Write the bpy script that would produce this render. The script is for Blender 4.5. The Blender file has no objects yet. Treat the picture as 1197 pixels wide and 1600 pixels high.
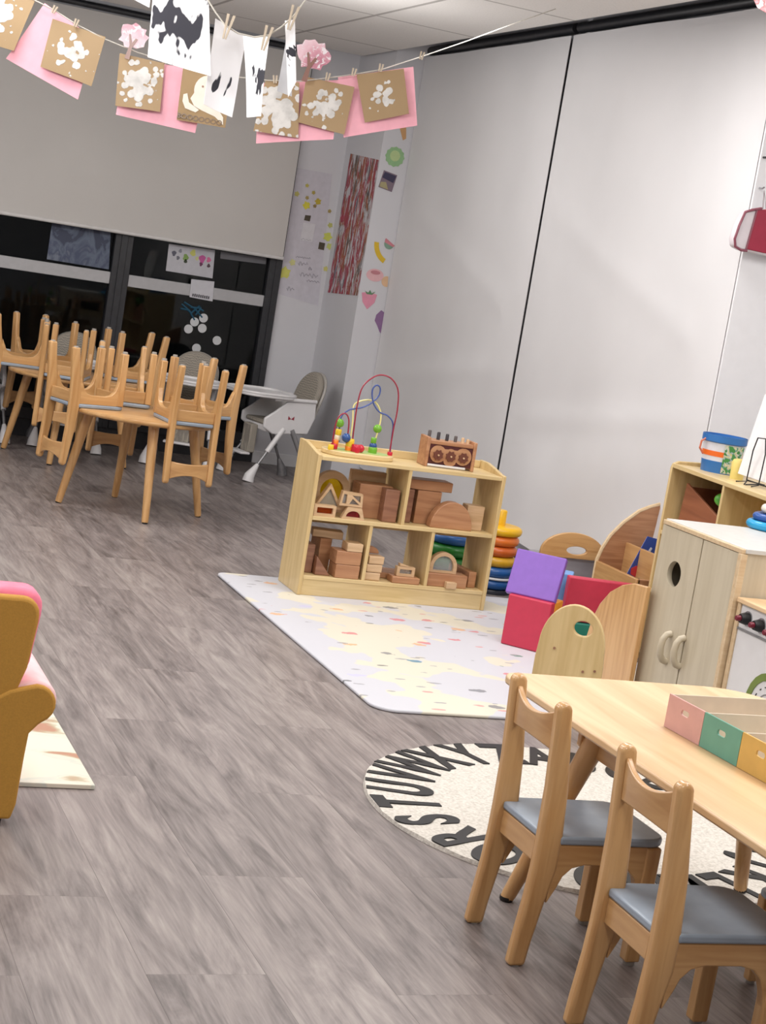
import bpy, math, random
from mathutils import Vector, Matrix, Euler
random.seed(7)
SC = bpy.context.scene; COL = SC.collection
# ---------------------------------------------------------------- camera
F = 2700.0; YAW, PITCH, ROLL = [math.radians(a) for a in (21.825, -7.957, 9.311)]
CAM = Vector((0, 0, 1.5))
_f = Vector((math.sin(YAW)*math.cos(PITCH), math.cos(YAW)*math.cos(PITCH), math.sin(PITCH)))
_r0 = Vector((math.cos(YAW), -math.sin(YAW), 0)); _u0 = _r0.cross(_f)
_r = _r0*math.cos(ROLL) + _u0*math.sin(ROLL); _u = -_r0*math.sin(ROLL) + _u0*math.cos(ROLL)
cd = bpy.data.cameras.new('camera'); cam = bpy.data.objects.new('camera', cd); COL.objects.link(cam)
m = Matrix.Identity(4)
for i in range(3):
    m[i][0] = _r[i]; m[i][1] = _u[i]; m[i][2] = -_f[i]; m[i][3] = CAM[i]
cam.matrix_world = m
cd.sensor_fit = 'VERTICAL'; cd.sensor_height = 24; cd.lens = 24*F/1600; cd.clip_start = .05; cd.clip_end = 60
SC.camera = cam
# ---------------------------------------------------------------- world, lights, exposure
w = bpy.data.worlds.new('night'); SC.world = w; w.use_nodes = True
w.node_tree.nodes['Background'].inputs[0].default_value = (.012, .014, .02, 1)
w.node_tree.nodes['Background'].inputs[1].default_value = 1
SC.view_settings.view_transform = 'Standard'; SC.view_settings.look = 'None'
SC.view_settings.exposure = -0.1; SC.view_settings.gamma = 1; SC.view_settings.use_curve_mapping = False
LIGHTS = [(0.6, 1.2, 34), (2.9, 1.2, 32), (0.6, 3.9, 26), (2.9, 3.9, 28), (0.6, 6.5, 28), (3.0, 6.5, 38), (-1.8, 3.0, 26), (-1.8, 6.5, 28), (0.6, 9.0, 22), (4.3, 4.4, 36)]  # ceiling panels; the last is an added fill that brightens the white return wall
FILLS = [(0.6, 5.2, 36), (2.6, 2.6, 26), (-0.8, 8.6, 46), (1.3, 8.2, 30), (2.9, 8.8, 17)]  # unseen fill lights, added to lift the ceiling and far walls
for i, (x, y, e) in enumerate(LIGHTS):
    l = bpy.data.lights.new('ceiling_and_fill_lamp', 'AREA'); l.shape = 'RECTANGLE'; l.size = .6; l.size_y = 1.2
    l.energy = e; l.color = (1.0, .975, .96)
    o = bpy.data.objects.new('ceiling_and_fill_lamp', l); o.location = (x, y, 2.862); COL.objects.link(o)

for i, (x, y, e) in enumerate(FILLS):
    l = bpy.data.lights.new('fill_light', 'POINT'); l.shadow_soft_size = .18; l.energy = e; l.color = (1.0, .98, .965)
    o = bpy.data.objects.new('fill_light', l); o.location = (x, y, 2.3); COL.objects.link(o)

def ray(px, py): return _r*((px-598.5)/F) - _u*((py-800)/F) + _f
def at(px, py, ax, v):                 # where the line of sight through a photo point meets a world plane
    d = ray(px, py); k = 'xyz'.index(ax); return CAM + d*((v-CAM[k])/d[k])
def deep(px, py, d): return CAM + ray(px, py)*d
# ---------------------------------------------------------------- materials
def lin(c):
    r = []
    for v in c[:3]:
        v = v/255.0; r.append(v/12.92 if v <= .04045 else ((v+.055)/1.055)**2.4)
    return (*r, 1)
def newmat(name):
    mt = bpy.data.materials.new(name); mt.use_nodes = True
    nt = mt.node_tree; b = nt.nodes['Principled BSDF']; return mt, nt, b
def N(nt, t, **k):
    n = nt.nodes.new(t)
    for a, v in k.items(): setattr(n, a, v)
    return n
def ramp(nt, stops, interp='LINEAR'):
    n = N(nt, 'ShaderNodeValToRGB'); cr = n.color_ramp; cr.interpolation = interp
    while len(cr.elements) < len(stops): cr.elements.new(.5)
    for e, (p, c) in zip(cr.elements, stops): e.position = p; e.color = lin(c) if len(c) == 3 else c
    return n
def coords(nt, scale=(1, 1, 1), loc=(0, 0, 0), rot=(0, 0, 0), kind='Object'):
    t = N(nt, 'ShaderNodeTexCoord'); mp = N(nt, 'ShaderNodeMapping')
    mp.inputs['Scale'].default_value = scale; mp.inputs['Location'].default_value = loc; mp.inputs['Rotation'].default_value = rot
    nt.links.new(t.outputs[kind], mp.inputs[0]); return mp
def bump(nt, b, src, st=.1, dist=.002):
    n = N(nt, 'ShaderNodeBump'); n.inputs['Strength'].default_value = st; n.inputs['Distance'].default_value = dist
    nt.links.new(src, n.inputs['Height']); nt.links.new(n.outputs[0], b.inputs['Normal'])
def flat(name, c, rough=.5, metal=0, var=.06, nscale=25, bmp=0, spec=None):
    mt, nt, b = newmat(name)
    mp = coords(nt); no = N(nt, 'ShaderNodeTexNoise'); no.inputs['Scale'].default_value = nscale; no.inputs['Detail'].default_value = 3
    nt.links.new(mp.outputs[0], no.inputs['Vector'])
    lo = [max(0, v*(1-var)) for v in c]; hi = [min(255, v*(1+var)) for v in c]
    rp = ramp(nt, [(.3, lo), (.7, hi)]); nt.links.new(no.outputs['Fac'], rp.inputs[0]); nt.links.new(rp.outputs[0], b.inputs['Base Color'])
    b.inputs['Roughness'].default_value = rough; b.inputs['Metallic'].default_value = metal
    if bmp: bump(nt, b, no.outputs['Fac'], bmp)
    return mt
def wood(name, c1, c2, axis='z', rough=.35, s=1.0, coat=.2):
    mt, nt, b = newmat(name)
    st = {'x': (3, 40, 40), 'y': (40, 3, 40), 'z': (40, 40, 3)}[axis]
    mp = coords(nt, scale=[v*s for v in st])
    no = N(nt, 'ShaderNodeTexNoise'); no.inputs['Scale'].default_value = 1; no.inputs['Detail'].default_value = 5; no.inputs['Distortion'].default_value = .6
    nt.links.new(mp.outputs[0], no.inputs['Vector'])
    rp = ramp(nt, [(.3, c2), (.62, c1)]); nt.links.new(no.outputs['Fac'], rp.inputs[0]); nt.links.new(rp.outputs[0], b.inputs['Base Color'])
    b.inputs['Roughness'].default_value = rough; b.inputs['Coat Weight'].default_value = coat; b.inputs['Coat Roughness'].default_value = .2
    bump(nt, b, no.outputs['Fac'], .05); return mt
def blobs(name, base, paint, scale=9, thr=.5, radius=.07, seed=0, stretch=(1, 1, 1), rough=.6, centre=(0, 0, 0)):
    """sheet with a thick daub of paint in its middle"""
    mt, nt, b = newmat(name)
    mp = coords(nt, scale=stretch, loc=(seed*3.1, seed*1.7, seed)); no = N(nt, 'ShaderNodeTexVoronoi'); no.feature = 'SMOOTH_F1'; no.inputs['Scale'].default_value = scale*4; no.inputs['Smoothness'].default_value = .3
    n2 = N(nt, 'ShaderNodeTexNoise'); n2.inputs['Scale'].default_value = scale*2.2; n2.inputs['Detail'].default_value = 4; n2.inputs['Roughness'].default_value = .6
    nt.links.new(mp.outputs[0], no.inputs['Vector']); nt.links.new(mp.outputs[0], n2.inputs['Vector'])
    t = N(nt, 'ShaderNodeTexCoord'); d = N(nt, 'ShaderNodeVectorMath', operation='DISTANCE'); d.inputs[1].default_value = centre
    nt.links.new(t.outputs['Object'], d.inputs[0])
    a = N(nt, 'ShaderNodeMath', operation='MULTIPLY_ADD'); nt.links.new(d.outputs['Value'], a.inputs[0]); a.inputs[1].default_value = -1/radius
    nt.links.new(n2.outputs['Fac'], a.inputs[2])
    c = N(nt, 'ShaderNodeMath', operation='MULTIPLY_ADD'); nt.links.new(no.outputs['Distance'], c.inputs[0]); c.inputs[1].default_value = -1.1; nt.links.new(a.outputs[0], c.inputs[2])
    rp = ramp(nt, [(0, (0, 0, 0, 1)), (.04, (1, 1, 1, 1))]); s = N(nt, 'ShaderNodeMath', operation='ADD'); s.inputs[1].default_value = thr
    nt.links.new(c.outputs[0], s.inputs[0]); nt.links.new(s.outputs[0], rp.inputs[0])
    mx = N(nt, 'ShaderNodeMix', data_type='RGBA'); mx.inputs[6].default_value = lin(base); pr_ = ramp(nt, [(.35, [v*.86 for v in paint]), (.6, paint)]); nt.links.new(n2.outputs['Fac'], pr_.inputs[0]); nt.links.new(pr_.outputs[0], mx.inputs[7])
    nt.links.new(rp.outputs[0], mx.inputs[0]); nt.links.new(mx.outputs[2], b.inputs['Base Color'])
    bump(nt, b, rp.outputs[0], .6, .003); b.inputs['Roughness'].default_value = rough; return mt

M = {}
M['beech'] = wood('beech', (212, 168, 114), (190, 142, 88), 'z', .28, coat=.35)
M['beech_x'] = wood('beech_rail', (212, 168, 114), (190, 142, 88), 'x', .3, coat=.35)
M['beech_y'] = wood('beech_slat', (204, 160, 108), (184, 138, 88), 'y', .3, coat=.35)
M['tabletop'] = wood('table_top_wood', (228, 196, 154), (205, 168, 122), 'y', .38, .35, coat=.15)
M['birch'] = wood('birch_ply', (216, 190, 138), (200, 172, 118), 'z', .4)
M['birch_x'] = wood('birch_board', (220, 196, 146), (204, 178, 126), 'x', .4)
M['ply_edge'] = wood('ply_edge', (216, 192, 156), (204, 176, 138), 'x', .5, 1.5)
M['cream'] = wood('cream_laminate', (200, 189, 166), (188, 176, 152), 'z', .4, .8)
M['block'] = wood('block_wood', (186, 138, 100), (162, 112, 78), 'x', .5, 1.2)
M['block_dark'] = wood('dark_block_wood', (152, 108, 84), (126, 84, 64), 'x', .5, 1.2)
M['block_pale'] = wood('pale_block_wood', (214, 182, 144), (192, 158, 118), 'x', .5, 1.2)
M['basket'] = wood('mahogany_ply', (152, 92, 62), (126, 72, 46), 'x', .5, .6)
M['seat'] = flat('seat_grey_blue', (150, 162, 175), .26, var=.05, nscale=8)
M['rubber'] = flat('black_rubber', (40, 36, 34), .7)
M['white_plastic'] = flat('white_plastic', (222, 221, 222), .3, var=.006)
M['grey_metal'] = flat('grey_metal', (150, 150, 152), .35, .6)
M['dark_frame'] = flat('dark_frame', (42, 43, 47), .45, var=.1)
M['wall'] = flat('painted_wall', (212, 212, 216), .75, var=.006, nscale=3)
M['white'] = flat('white_paint', (228, 228, 230), .6, var=.006)
M['paper'] = flat('paper', (236, 236, 238), .8, var=.02)
M['pink_paper'] = flat('pink_paper', (240, 176, 190), .8, var=.02)
M['string'] = flat('string', (190, 186, 176), .8)
M['peg'] = flat('peg_wood', (186, 172, 152), .6)
M['glide'] = flat('foot_glide', (158, 152, 144), .5)
M['black'] = flat('black', (20, 20, 22), .5)
M['mustard'] = flat('mustard_fabric', (184, 136, 56), .85, var=.03, nscale=220, bmp=.05)
M['pink_fab'] = flat('pink_fabric', (238, 128, 152), .8, var=.05)
M['palepink'] = flat('pale_pink_fabric', (238, 196, 198), .8, var=.04)
M['steel'] = flat('steel', (180, 180, 184), .25, .9)
def col(name, c, r=.35, **k):
    k.setdefault('var', .02)
    if name not in M: M[name] = flat(name, c, r, **k)
    return M[name]
def mat_fabric():
    mt, nt, b = newmat('highchair_fabric'); mp = coords(nt, scale=(60, 60, 12))
    no = N(nt, 'ShaderNodeTexWave'); no.inputs['Scale'].default_value = 1.2; no.inputs['Distortion'].default_value = 6; no.inputs['Detail'].default_value = 2
    nt.links.new(mp.outputs[0], no.inputs['Vector']); rp = ramp(nt, [(.0, (134, 128, 120)), (.8, (150, 144, 134)), (.95, (172, 164, 148))])
    nt.links.new(no.outputs['Fac'], rp.inputs[0]); nt.links.new(rp.outputs[0], b.inputs['Base Color']); b.inputs['Roughness'].default_value = .85; return mt
M['fabric'] = mat_fabric()
def mat_curtain(name, c, spec=.2):
    mt, nt, b = newmat(name); mp = coords(nt, scale=(1, 1, 1))
    no = N(nt, 'ShaderNodeTexNoise'); no.inputs['Scale'].default_value = 260; nt.links.new(mp.outputs[0], no.inputs['Vector'])
    n2 = N(nt, 'ShaderNodeTexNoise'); n2.inputs['Scale'].default_value = 1.4; n2.inputs['Detail'].default_value = 3; nt.links.new(mp.outputs[0], n2.inputs['Vector'])
    rp = ramp(nt, [(.3, [v*.965 for v in c]), (.7, c)]); nt.links.new(n2.outputs['Fac'], rp.inputs[0]); nt.links.new(rp.outputs[0], b.inputs['Base Color'])
    b.inputs['Roughness'].default_value = .8; bump(nt, b, no.outputs['Fac'], .15, .001); return mt
M['curtain'] = mat_curtain('blockout_blind', (222, 221, 222))
M['blind'] = mat_curtain('roller_blind', (200, 197, 193))
def mat_floor():
    mt, nt, b = newmat('vinyl_planks'); L = nt.links
    t = N(nt, 'ShaderNodeTexCoord'); sep = N(nt, 'ShaderNodeSeparateXYZ'); L.new(t.outputs['Object'], sep.inputs[0])
    def math_(op, a, bb=None, c=None):
        n = N(nt, 'ShaderNodeMath', operation=op)
        for i, v in enumerate((a, bb, c)):
            if v is None: continue
            if isinstance(v, (int, float)): n.inputs[i].default_value = v
            else: L.new(v, n.inputs[i])
        return n.outputs[0]
    W = .2605; LEN = 1.28
    u = math_('DIVIDE', math_('ADD', sep.outputs[0], -.952+W*20), W); col_ = math_('FLOOR', u); fu = math_('FRACT', u)
    wn = N(nt, 'ShaderNodeTexWhiteNoise', noise_dimensions='1D'); L.new(col_, wn.inputs['W'])
    off = math_('MULTIPLY_ADD', col_, .5, math_('MULTIPLY', wn.outputs['Value'], .22))
    v = math_('ADD', math_('DIVIDE', math_('ADD', sep.outputs[1], -3.26+12.8), LEN), off); row = math_('FLOOR', v); fv = math_('FRACT', v)
    cb = N(nt, 'ShaderNodeCombineXYZ'); L.new(col_, cb.inputs[0]); L.new(row, cb.inputs[1])
    pw = N(nt, 'ShaderNodeTexWhiteNoise', noise_dimensions='3D'); L.new(cb.outputs[0], pw.inputs['Vector'])
    # grain coordinate: stretched along the plank, shifted for every plank
    sh = N(nt, 'ShaderNodeVectorMath', operation='MULTIPLY_ADD'); L.new(pw.outputs['Color'], sh.inputs[0]); sh.inputs[1].default_value = (9, 30, 5)
    sc = N(nt, 'ShaderNodeVectorMath', operation='MULTIPLY'); L.new(t.outputs['Object'], sc.inputs[0]); sc.inputs[1].default_value = (11, 1.6, 1)
    L.new(sc.outputs[0], sh.inputs[2])
    g1 = N(nt, 'ShaderNodeTexNoise'); g1.inputs['Scale'].default_value = 1.0; g1.inputs['Detail'].default_value = 6; g1.inputs['Roughness'].default_value = .62; g1.inputs['Distortion'].default_value = 1.6; L.new(sh.outputs[0], g1.inputs['Vector'])
    sc2 = N(nt, 'ShaderNodeVectorMath', operation='MULTIPLY'); L.new(sh.outputs[0], sc2.inputs[0]); sc2.inputs[1].default_value = (12, 4.5, 1)
    g2 = N(nt, 'ShaderNodeTexNoise'); g2.inputs['Scale'].default_value = 1.0; g2.inputs['Detail'].default_value = 4; L.new(sc2.outputs[0], g2.inputs['Vector'])
    s = math_('ADD', math_('MULTIPLY', g1.outputs['Fac'], .72), math_('MULTIPLY', g2.outputs['Fac'], .28))
    s = math_('ADD', s, math_('MULTIPLY', math_('SUBTRACT', pw.outputs['Value'], .5), .10))
    rp = ramp(nt, [(.30, (86, 79, 77)), (.42, (114, 106, 104)), (.54, (138, 129, 126)), (.70, (161, 153, 148))]); L.new(s, rp.inputs[0])
    e1 = math_('LESS_THAN', fu, .007); e2 = math_('LESS_THAN', fv, .0012); ed = math_('MAXIMUM', e1, math_('MULTIPLY', e2, .5))
    mx = N(nt, 'ShaderNodeMix', data_type='RGBA'); L.new(math_('MULTIPLY', ed, .6), mx.inputs[0]); L.new(rp.outputs[0], mx.inputs[6]); mx.inputs[7].default_value = lin((70, 62, 60))
    L.new(mx.outputs[2], b.inputs['Base Color']); b.inputs['Roughness'].default_value = .42
    bump(nt, b, g2.outputs['Fac'], .08, .001); return mt
M['floor'] = mat_floor()
def mat_ceiling():
    mt, nt, b = newmat('ceiling_tiles'); L = nt.links
    t = N(nt, 'ShaderNodeTexCoord'); sep = N(nt, 'ShaderNodeSeparateXYZ'); L.new(t.outputs['Object'], sep.inputs[0])
    outs = []
    for k, (o, wd) in enumerate(((3.29, .68), (9.56, 1.3))):
        a = N(nt, 'ShaderNodeMath', operation='ADD'); L.new(sep.outputs[k], a.inputs[0]); a.inputs[1].default_value = -o+wd*20+.012
        d = N(nt, 'ShaderNodeMath', operation='DIVIDE'); L.new(a.outputs[0], d.inputs[0]); d.inputs[1].default_value = wd
        f = N(nt, 'ShaderNodeMath', operation='FRACT'); L.new(d.outputs[0], f.inputs[0])
        l = N(nt, 'ShaderNodeMath', operation='LESS_THAN'); L.new(f.outputs[0], l.inputs[0]); l.inputs[1].default_value = .024/wd; outs.append(l)
    mxm = N(nt, 'ShaderNodeMath', operation='MAXIMUM'); L.new(outs[0].outputs[0], mxm.inputs[0]); L.new(outs[1].outputs[0], mxm.inputs[1])
    no = N(nt, 'ShaderNodeTexNoise'); no.inputs['Scale'].default_value = 90; L.new(t.outputs['Object'], no.inputs['Vector'])
    rp = ramp(nt, [(.3, (222, 219, 215)), (.7, (230, 227, 223))]); L.new(no.outputs['Fac'], rp.inputs[0])
    mx = N(nt, 'ShaderNodeMix', data_type='RGBA'); L.new(mxm.outputs[0], mx.inputs[0]); L.new(rp.outputs[0], mx.inputs[6]); mx.inputs[7].default_value = lin((172, 168, 164))
    L.new(mx.outputs[2], b.inputs['Base Color']); b.inputs['Roughness'].default_value = .9; return mt
M['ceiling'] = mat_ceiling()
def mat_mat():
    mt, nt, b = newmat('play_mat_print'); L = nt.links; t = N(nt, 'ShaderNodeTexCoord')
    def nz(sc, st, loc, det=2):
        mp = coords(nt, scale=st, loc=loc); n = N(nt, 'ShaderNodeTexNoise'); n.inputs['Scale'].default_value = sc; n.inputs['Detail'].default_value = det; L.new(mp.outputs[0], n.inputs['Vector']); return n
    a = nz(2.6, (1, 1, 1), (3, 1, 0), 3); r1 = ramp(nt, [(.53, (203, 204, 211)), (.54, (218, 213, 196))]); L.new(a.outputs['Fac'], r1.inputs[0])
    out = r1.outputs[0]
    for k, (sc, st, thr, cols) in enumerate(((6, (1, 1.6, 1), .15, [(0, (210, 120, 128)), (.25, (66, 132, 110)), (.45, (120, 122, 128)), (.62, (222, 170, 120)), (.8, (196, 194, 222)), (.92, (60, 130, 160))]),
                                            (8, (1, 2.8, 1), .13, [(0, (150, 150, 158)), (.6, (210, 140, 140)), (.8, (90, 92, 96))]))):
        mp = coords(nt, scale=st, loc=(k*2.3, 5*k, 0), rot=(0, 0, .3*k)); v = N(nt, 'ShaderNodeTexVoronoi'); v.inputs['Scale'].default_value = sc; L.new(mp.outputs[0], v.inputs['Vector'])
        n3 = nz(30, (1, 1, 1), (k, 2, 3)); ad = N(nt, 'ShaderNodeMath', operation='MULTIPLY_ADD'); L.new(n3.outputs['Fac'], ad.inputs[0]); ad.inputs[1].default_value = .35; L.new(v.outputs['Distance'], ad.inputs[2])
        sp = N(nt, 'ShaderNodeSeparateColor'); L.new(v.outputs['Color'], sp.inputs[0])
        ms = ramp(nt, [(thr+.22, (1, 1, 1, 1)), (thr+.24, (0, 0, 0, 1))]); L.new(ad.outputs[0], ms.inputs[0])
        cr = ramp(nt, cols, 'CONSTANT'); L.new(sp.outputs[0], cr.inputs[0])
        gt = N(nt, 'ShaderNodeMath', operation='LESS_THAN'); L.new(sp.outputs[1], gt.inputs[0]); gt.inputs[1].default_value = .62
        ml = N(nt, 'ShaderNodeMath', operation='MULTIPLY'); L.new(ms.outputs[0], ml.inputs[0]); L.new(gt.outputs[0], ml.inputs[1])
        ml2 = N(nt, 'ShaderNodeMath', operation='MULTIPLY'); L.new(ml.outputs[0], ml2.inputs[0]); ml2.inputs[1].default_value = .8
        mx = N(nt, 'ShaderNodeMix', data_type='RGBA'); L.new(ml2.outputs[0], mx.inputs[0]); L.new(out, mx.inputs[6]); L.new(cr.outputs[0], mx.inputs[7]); out = mx.outputs[2]
    L.new(out, b.inputs['Base Color']); b.inputs['Roughness'].default_value = .5; return mt
M['mat'] = mat_mat()
def mat_rug():
    mt, nt, b = newmat('rug_pile'); mp = coords(nt); no = N(nt, 'ShaderNodeTexNoise'); no.inputs['Scale'].default_value = 120; no.inputs['Detail'].default_value = 4; nt.links.new(mp.outputs[0], no.inputs['Vector'])
    rp = ramp(nt, [(.3, (186, 180, 170)), (.6, (214, 209, 200))]); nt.links.new(no.outputs['Fac'], rp.inputs[0]); nt.links.new(rp.outputs[0], b.inputs['Base Color'])
    b.inputs['Roughness'].default_value = .95; bump(nt, b, no.outputs['Fac'], .7, .006); return mt
M['rug'] = mat_rug()
def mat_glass():
    mt, nt, b = newmat('window_glass'); b.inputs['Base Color'].default_value = (.8, .85, .85, 1); b.inputs['Roughness'].default_value = .02
    b.inputs['Transmission Weight'].default_value = 1; b.inputs['IOR'].default_value = 1.25
    return mt
M['glass'] = mat_glass()
def tint(name, c):
    mt, nt, b = newmat(name); b.inputs['Base Color'].default_value = lin(c); b.inputs['Roughness'].default_value = .08; b.inputs['Transmission Weight'].default_value = .75; b.inputs['IOR'].default_value = 1.3; return mt
M['yellow_pane'] = tint('yellow_acrylic', (240, 200, 30)); M['red_pane'] = tint('red_acrylic', (190, 70, 80)); M['orange_pane'] = tint('orange_acrylic', (200, 90, 30)); M['clear_pane'] = tint('clear_acrylic', (220, 225, 228))
def mat_streak(name, bg, cols, seed, sc=(9, 9, 3), lo=.44):
    mt, nt, b = newmat(name); L = nt.links
    mp = coords(nt, scale=sc, loc=(seed, seed*2, 0)); n = N(nt, 'ShaderNodeTexNoise'); n.inputs['Scale'].default_value = 1.6; n.inputs['Detail'].default_value = 5; n.inputs['Distortion'].default_value = .6; L.new(mp.outputs[0], n.inputs['Vector'])
    st = [(0, bg), (lo, bg)] ; k = len(cols)
    for i, c in enumerate(cols): st.append((lo+.008+(.68-lo)*i/k, c))
    rp = ramp(nt, st); L.new(n.outputs['Fac'], rp.inputs[0]); L.new(rp.outputs[0], b.inputs['Base Color']); b.inputs['Roughness'].default_value = .6; return mt
def mat_layers(name, bg, cols, seed, sc, thr):
    mt, nt, b = newmat(name); L = nt.links
    def nz(s, sc_, det, dist):
        mp = coords(nt, scale=sc_, loc=(s, s*2, 0)); n = N(nt, 'ShaderNodeTexNoise'); n.inputs['Scale'].default_value = 1; n.inputs['Detail'].default_value = det; n.inputs['Distortion'].default_value = dist; L.new(mp.outputs[0], n.inputs['Vector']); return n
    a = nz(seed, sc, 6, .8); a.inputs['Roughness'].default_value = .7; c = nz(seed+4, (4, 9, 3.2), 4, 1.0)
    rc = ramp(nt, [(.30+.42*i/len(cols), q) for i, q in enumerate(cols)]); L.new(c.outputs['Fac'], rc.inputs[0])
    ms = ramp(nt, [(thr, (0, 0, 0, 1)), (thr+.03, (1, 1, 1, 1))]); L.new(a.outputs['Fac'], ms.inputs[0])
    mx = N(nt, 'ShaderNodeMix', data_type='RGBA'); L.new(ms.outputs[0], mx.inputs[0]); mx.inputs[6].default_value = lin(bg); L.new(rc.outputs[0], mx.inputs[7])
    L.new(mx.outputs[2], b.inputs['Base Color']); b.inputs['Roughness'].default_value = .6; return mt
def mat_ink(name, seed, sc=(22, 22, 7), radius=.1, thr=.3, centre=(0, 0, 0), ink=(38, 38, 48), bg=(238, 238, 240)):
    mt, nt, b = newmat(name); L = nt.links
    mp = coords(nt, scale=sc, loc=(seed, seed*2, seed*.5)); n = N(nt, 'ShaderNodeTexNoise'); n.inputs['Scale'].default_value = 1.2; n.inputs['Detail'].default_value = 2; L.new(mp.outputs[0], n.inputs['Vector'])
    t = N(nt, 'ShaderNodeTexCoord'); d = N(nt, 'ShaderNodeVectorMath', operation='DISTANCE'); d.inputs[1].default_value = centre; L.new(t.outputs['Object'], d.inputs[0])
    a = N(nt, 'ShaderNodeMath', operation='MULTIPLY_ADD'); L.new(d.outputs['Value'], a.inputs[0]); a.inputs[1].default_value = -.35/radius; L.new(n.outputs['Fac'], a.inputs[2])
    rp = ramp(nt, [(thr, bg), (thr+.03, ink)]); L.new(a.outputs[0], rp.inputs[0]); L.new(rp.outputs[0], b.inputs['Base Color']); b.inputs['Roughness'].default_value = .7; return mt
# ---------------------------------------------------------------- mesh helpers
class G:
    def __init__(s): s.v = []; s.f = []; s.mi = []; s.m = 0
    def add(s, vs, fs, T=None):
        o = len(s.v)
        s.v += [(T @ Vector(p)) if T else Vector(p) for p in vs]
        for f in fs: s.f.append([i+o for i in f]); s.mi.append(s.m)
        return s
    def box(s, x0, x1, y0, y1, z0, z1, T=None):
        return s.add([(x, y, z) for z in (z0, z1) for y in (y0, y1) for x in (x0, x1)],
                     [(0, 2, 3, 1), (4, 5, 7, 6), (0, 1, 5, 4), (2, 6, 7, 3), (0, 4, 6, 2), (1, 3, 7, 5)], T)
    def prism(s, pts, a, b, plane='xz', T=None):
        """outline extruded from a to b along the axis normal to the plane"""
        def P(u, v, w): return {'xz': (u, w, v), 'yz': (w, u, v), 'xy': (u, v, w)}[plane]
        n = len(pts); vs = [P(u, v, a) for u, v in pts]+[P(u, v, b) for u, v in pts]
        fs = [list(range(n))[::-1], list(range(n, 2*n))]+[(i, (i+1) % n, (i+1) % n+n, i+n) for i in range(n)]
        return s.add(vs, fs, T)
    def lathe(s, prof, n=20, T=None, z0=True):
        vs = []; fs = []
        for r, z in prof:
            for i in range(n): a = 2*math.pi*i/n; vs.append((max(r, 1e-5)*math.cos(a), max(r, 1e-5)*math.sin(a), z))
        for j in range(len(prof)-1):
            for i in range(n): k = (i+1) % n; fs.append((j*n+i, j*n+k, (j+1)*n+k, (j+1)*n+i))
        fs.append(list(range(n))[::-1]); fs.append([(len(prof)-1)*n+i for i in range(n)])
        return s.add(vs, fs, T)
    def ball(s, c, r, n=14, sc=(1, 1, 1)):
        pr = [(r*math.sin(math.pi*j/8), -r*math.cos(math.pi*j/8)) for j in range(9)]
        return s.lathe(pr, n, Matrix.Translation(c) @ Matrix.Diagonal((*sc, 1)))
    def tube(s, pts, r, n=8, closed=False):
        pts = [Vector(p) for p in pts]; L = len(pts); rs = r if isinstance(r, (list, tuple)) else [r]*L
        up = None; vs = []; fs = []
        for i, p in enumerate(pts):
            if closed: d = pts[(i+1) % L]-pts[i-1]
            else: d = pts[min(i+1, L-1)]-pts[max(i-1, 0)]
            d.normalize()
            if up is None: up = d.orthogonal().normalized()
            up = (up-d*up.dot(d)).normalized(); q = d.cross(up)
            for k in range(n): a = 2*math.pi*k/n; vs.append(p+(up*math.cos(a)+q*math.sin(a))*rs[i])
        for j in range(L if closed else L-1):
            for k in range(n): b = (k+1) % n; j2 = (j+1) % L; fs.append((j*n+k, j*n+b, j2*n+b, j2*n+k))
        if not closed: fs.append(list(range(n))[::-1]); fs.append([(L-1)*n+k for k in range(n)])
        return s.add(vs, fs)
    def cone(s, a, b, ra, rb, n=14):
        return s.tube([a, b], [ra, rb], n)
    def torus(s, c, R, r, n=28, k=10, sz=1):
        pts = [(c[0]+R*math.cos(2*math.pi*i/n), c[1]+R*math.sin(2*math.pi*i/n), c[2]) for i in range(n)]
        return s.tube(pts, r, k, True)
    def plate(s, loops, t, T, bevel=0):
        cu = bpy.data.curves.new('t', 'CURVE'); cu.dimensions = '2D'; cu.fill_mode = 'BOTH'; cu.extrude = max(t/2-bevel, 1e-5); cu.bevel_depth = bevel; cu.bevel_resolution = 2 if bevel else 0
        if bevel: cu.offset = -bevel
        for lp in loops:
            sp = cu.splines.new('POLY'); sp.points.add(len(lp)-1); sp.use_cyclic_u = True
            for p, q in zip(sp.points, lp): p.co = (q[0], q[1], 0, 1)
        return s._curve(cu, T)
    def text(s, body, size, t, T, font_align='CENTER'):
        cu = bpy.data.curves.new('t', 'FONT'); cu.body = body; cu.size = size; cu.extrude = t/2; cu.align_x = font_align; cu.align_y = 'CENTER'; cu.offset = size*.03
        return s._curve(cu, T)
    def _curve(s, cu, T):
        o = bpy.data.objects.new('t', cu); COL.objects.link(o); dg = bpy.context.evaluated_depsgraph_get()
        me = bpy.data.meshes.new_from_object(o.evaluated_get(dg))
        s.add([v.co.copy() for v in me.vertices], [list(p.vertices) for p in me.polygons], T)
        bpy.data.objects.remove(o); bpy.data.curves.remove(cu); bpy.data.meshes.remove(me); return s
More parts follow.
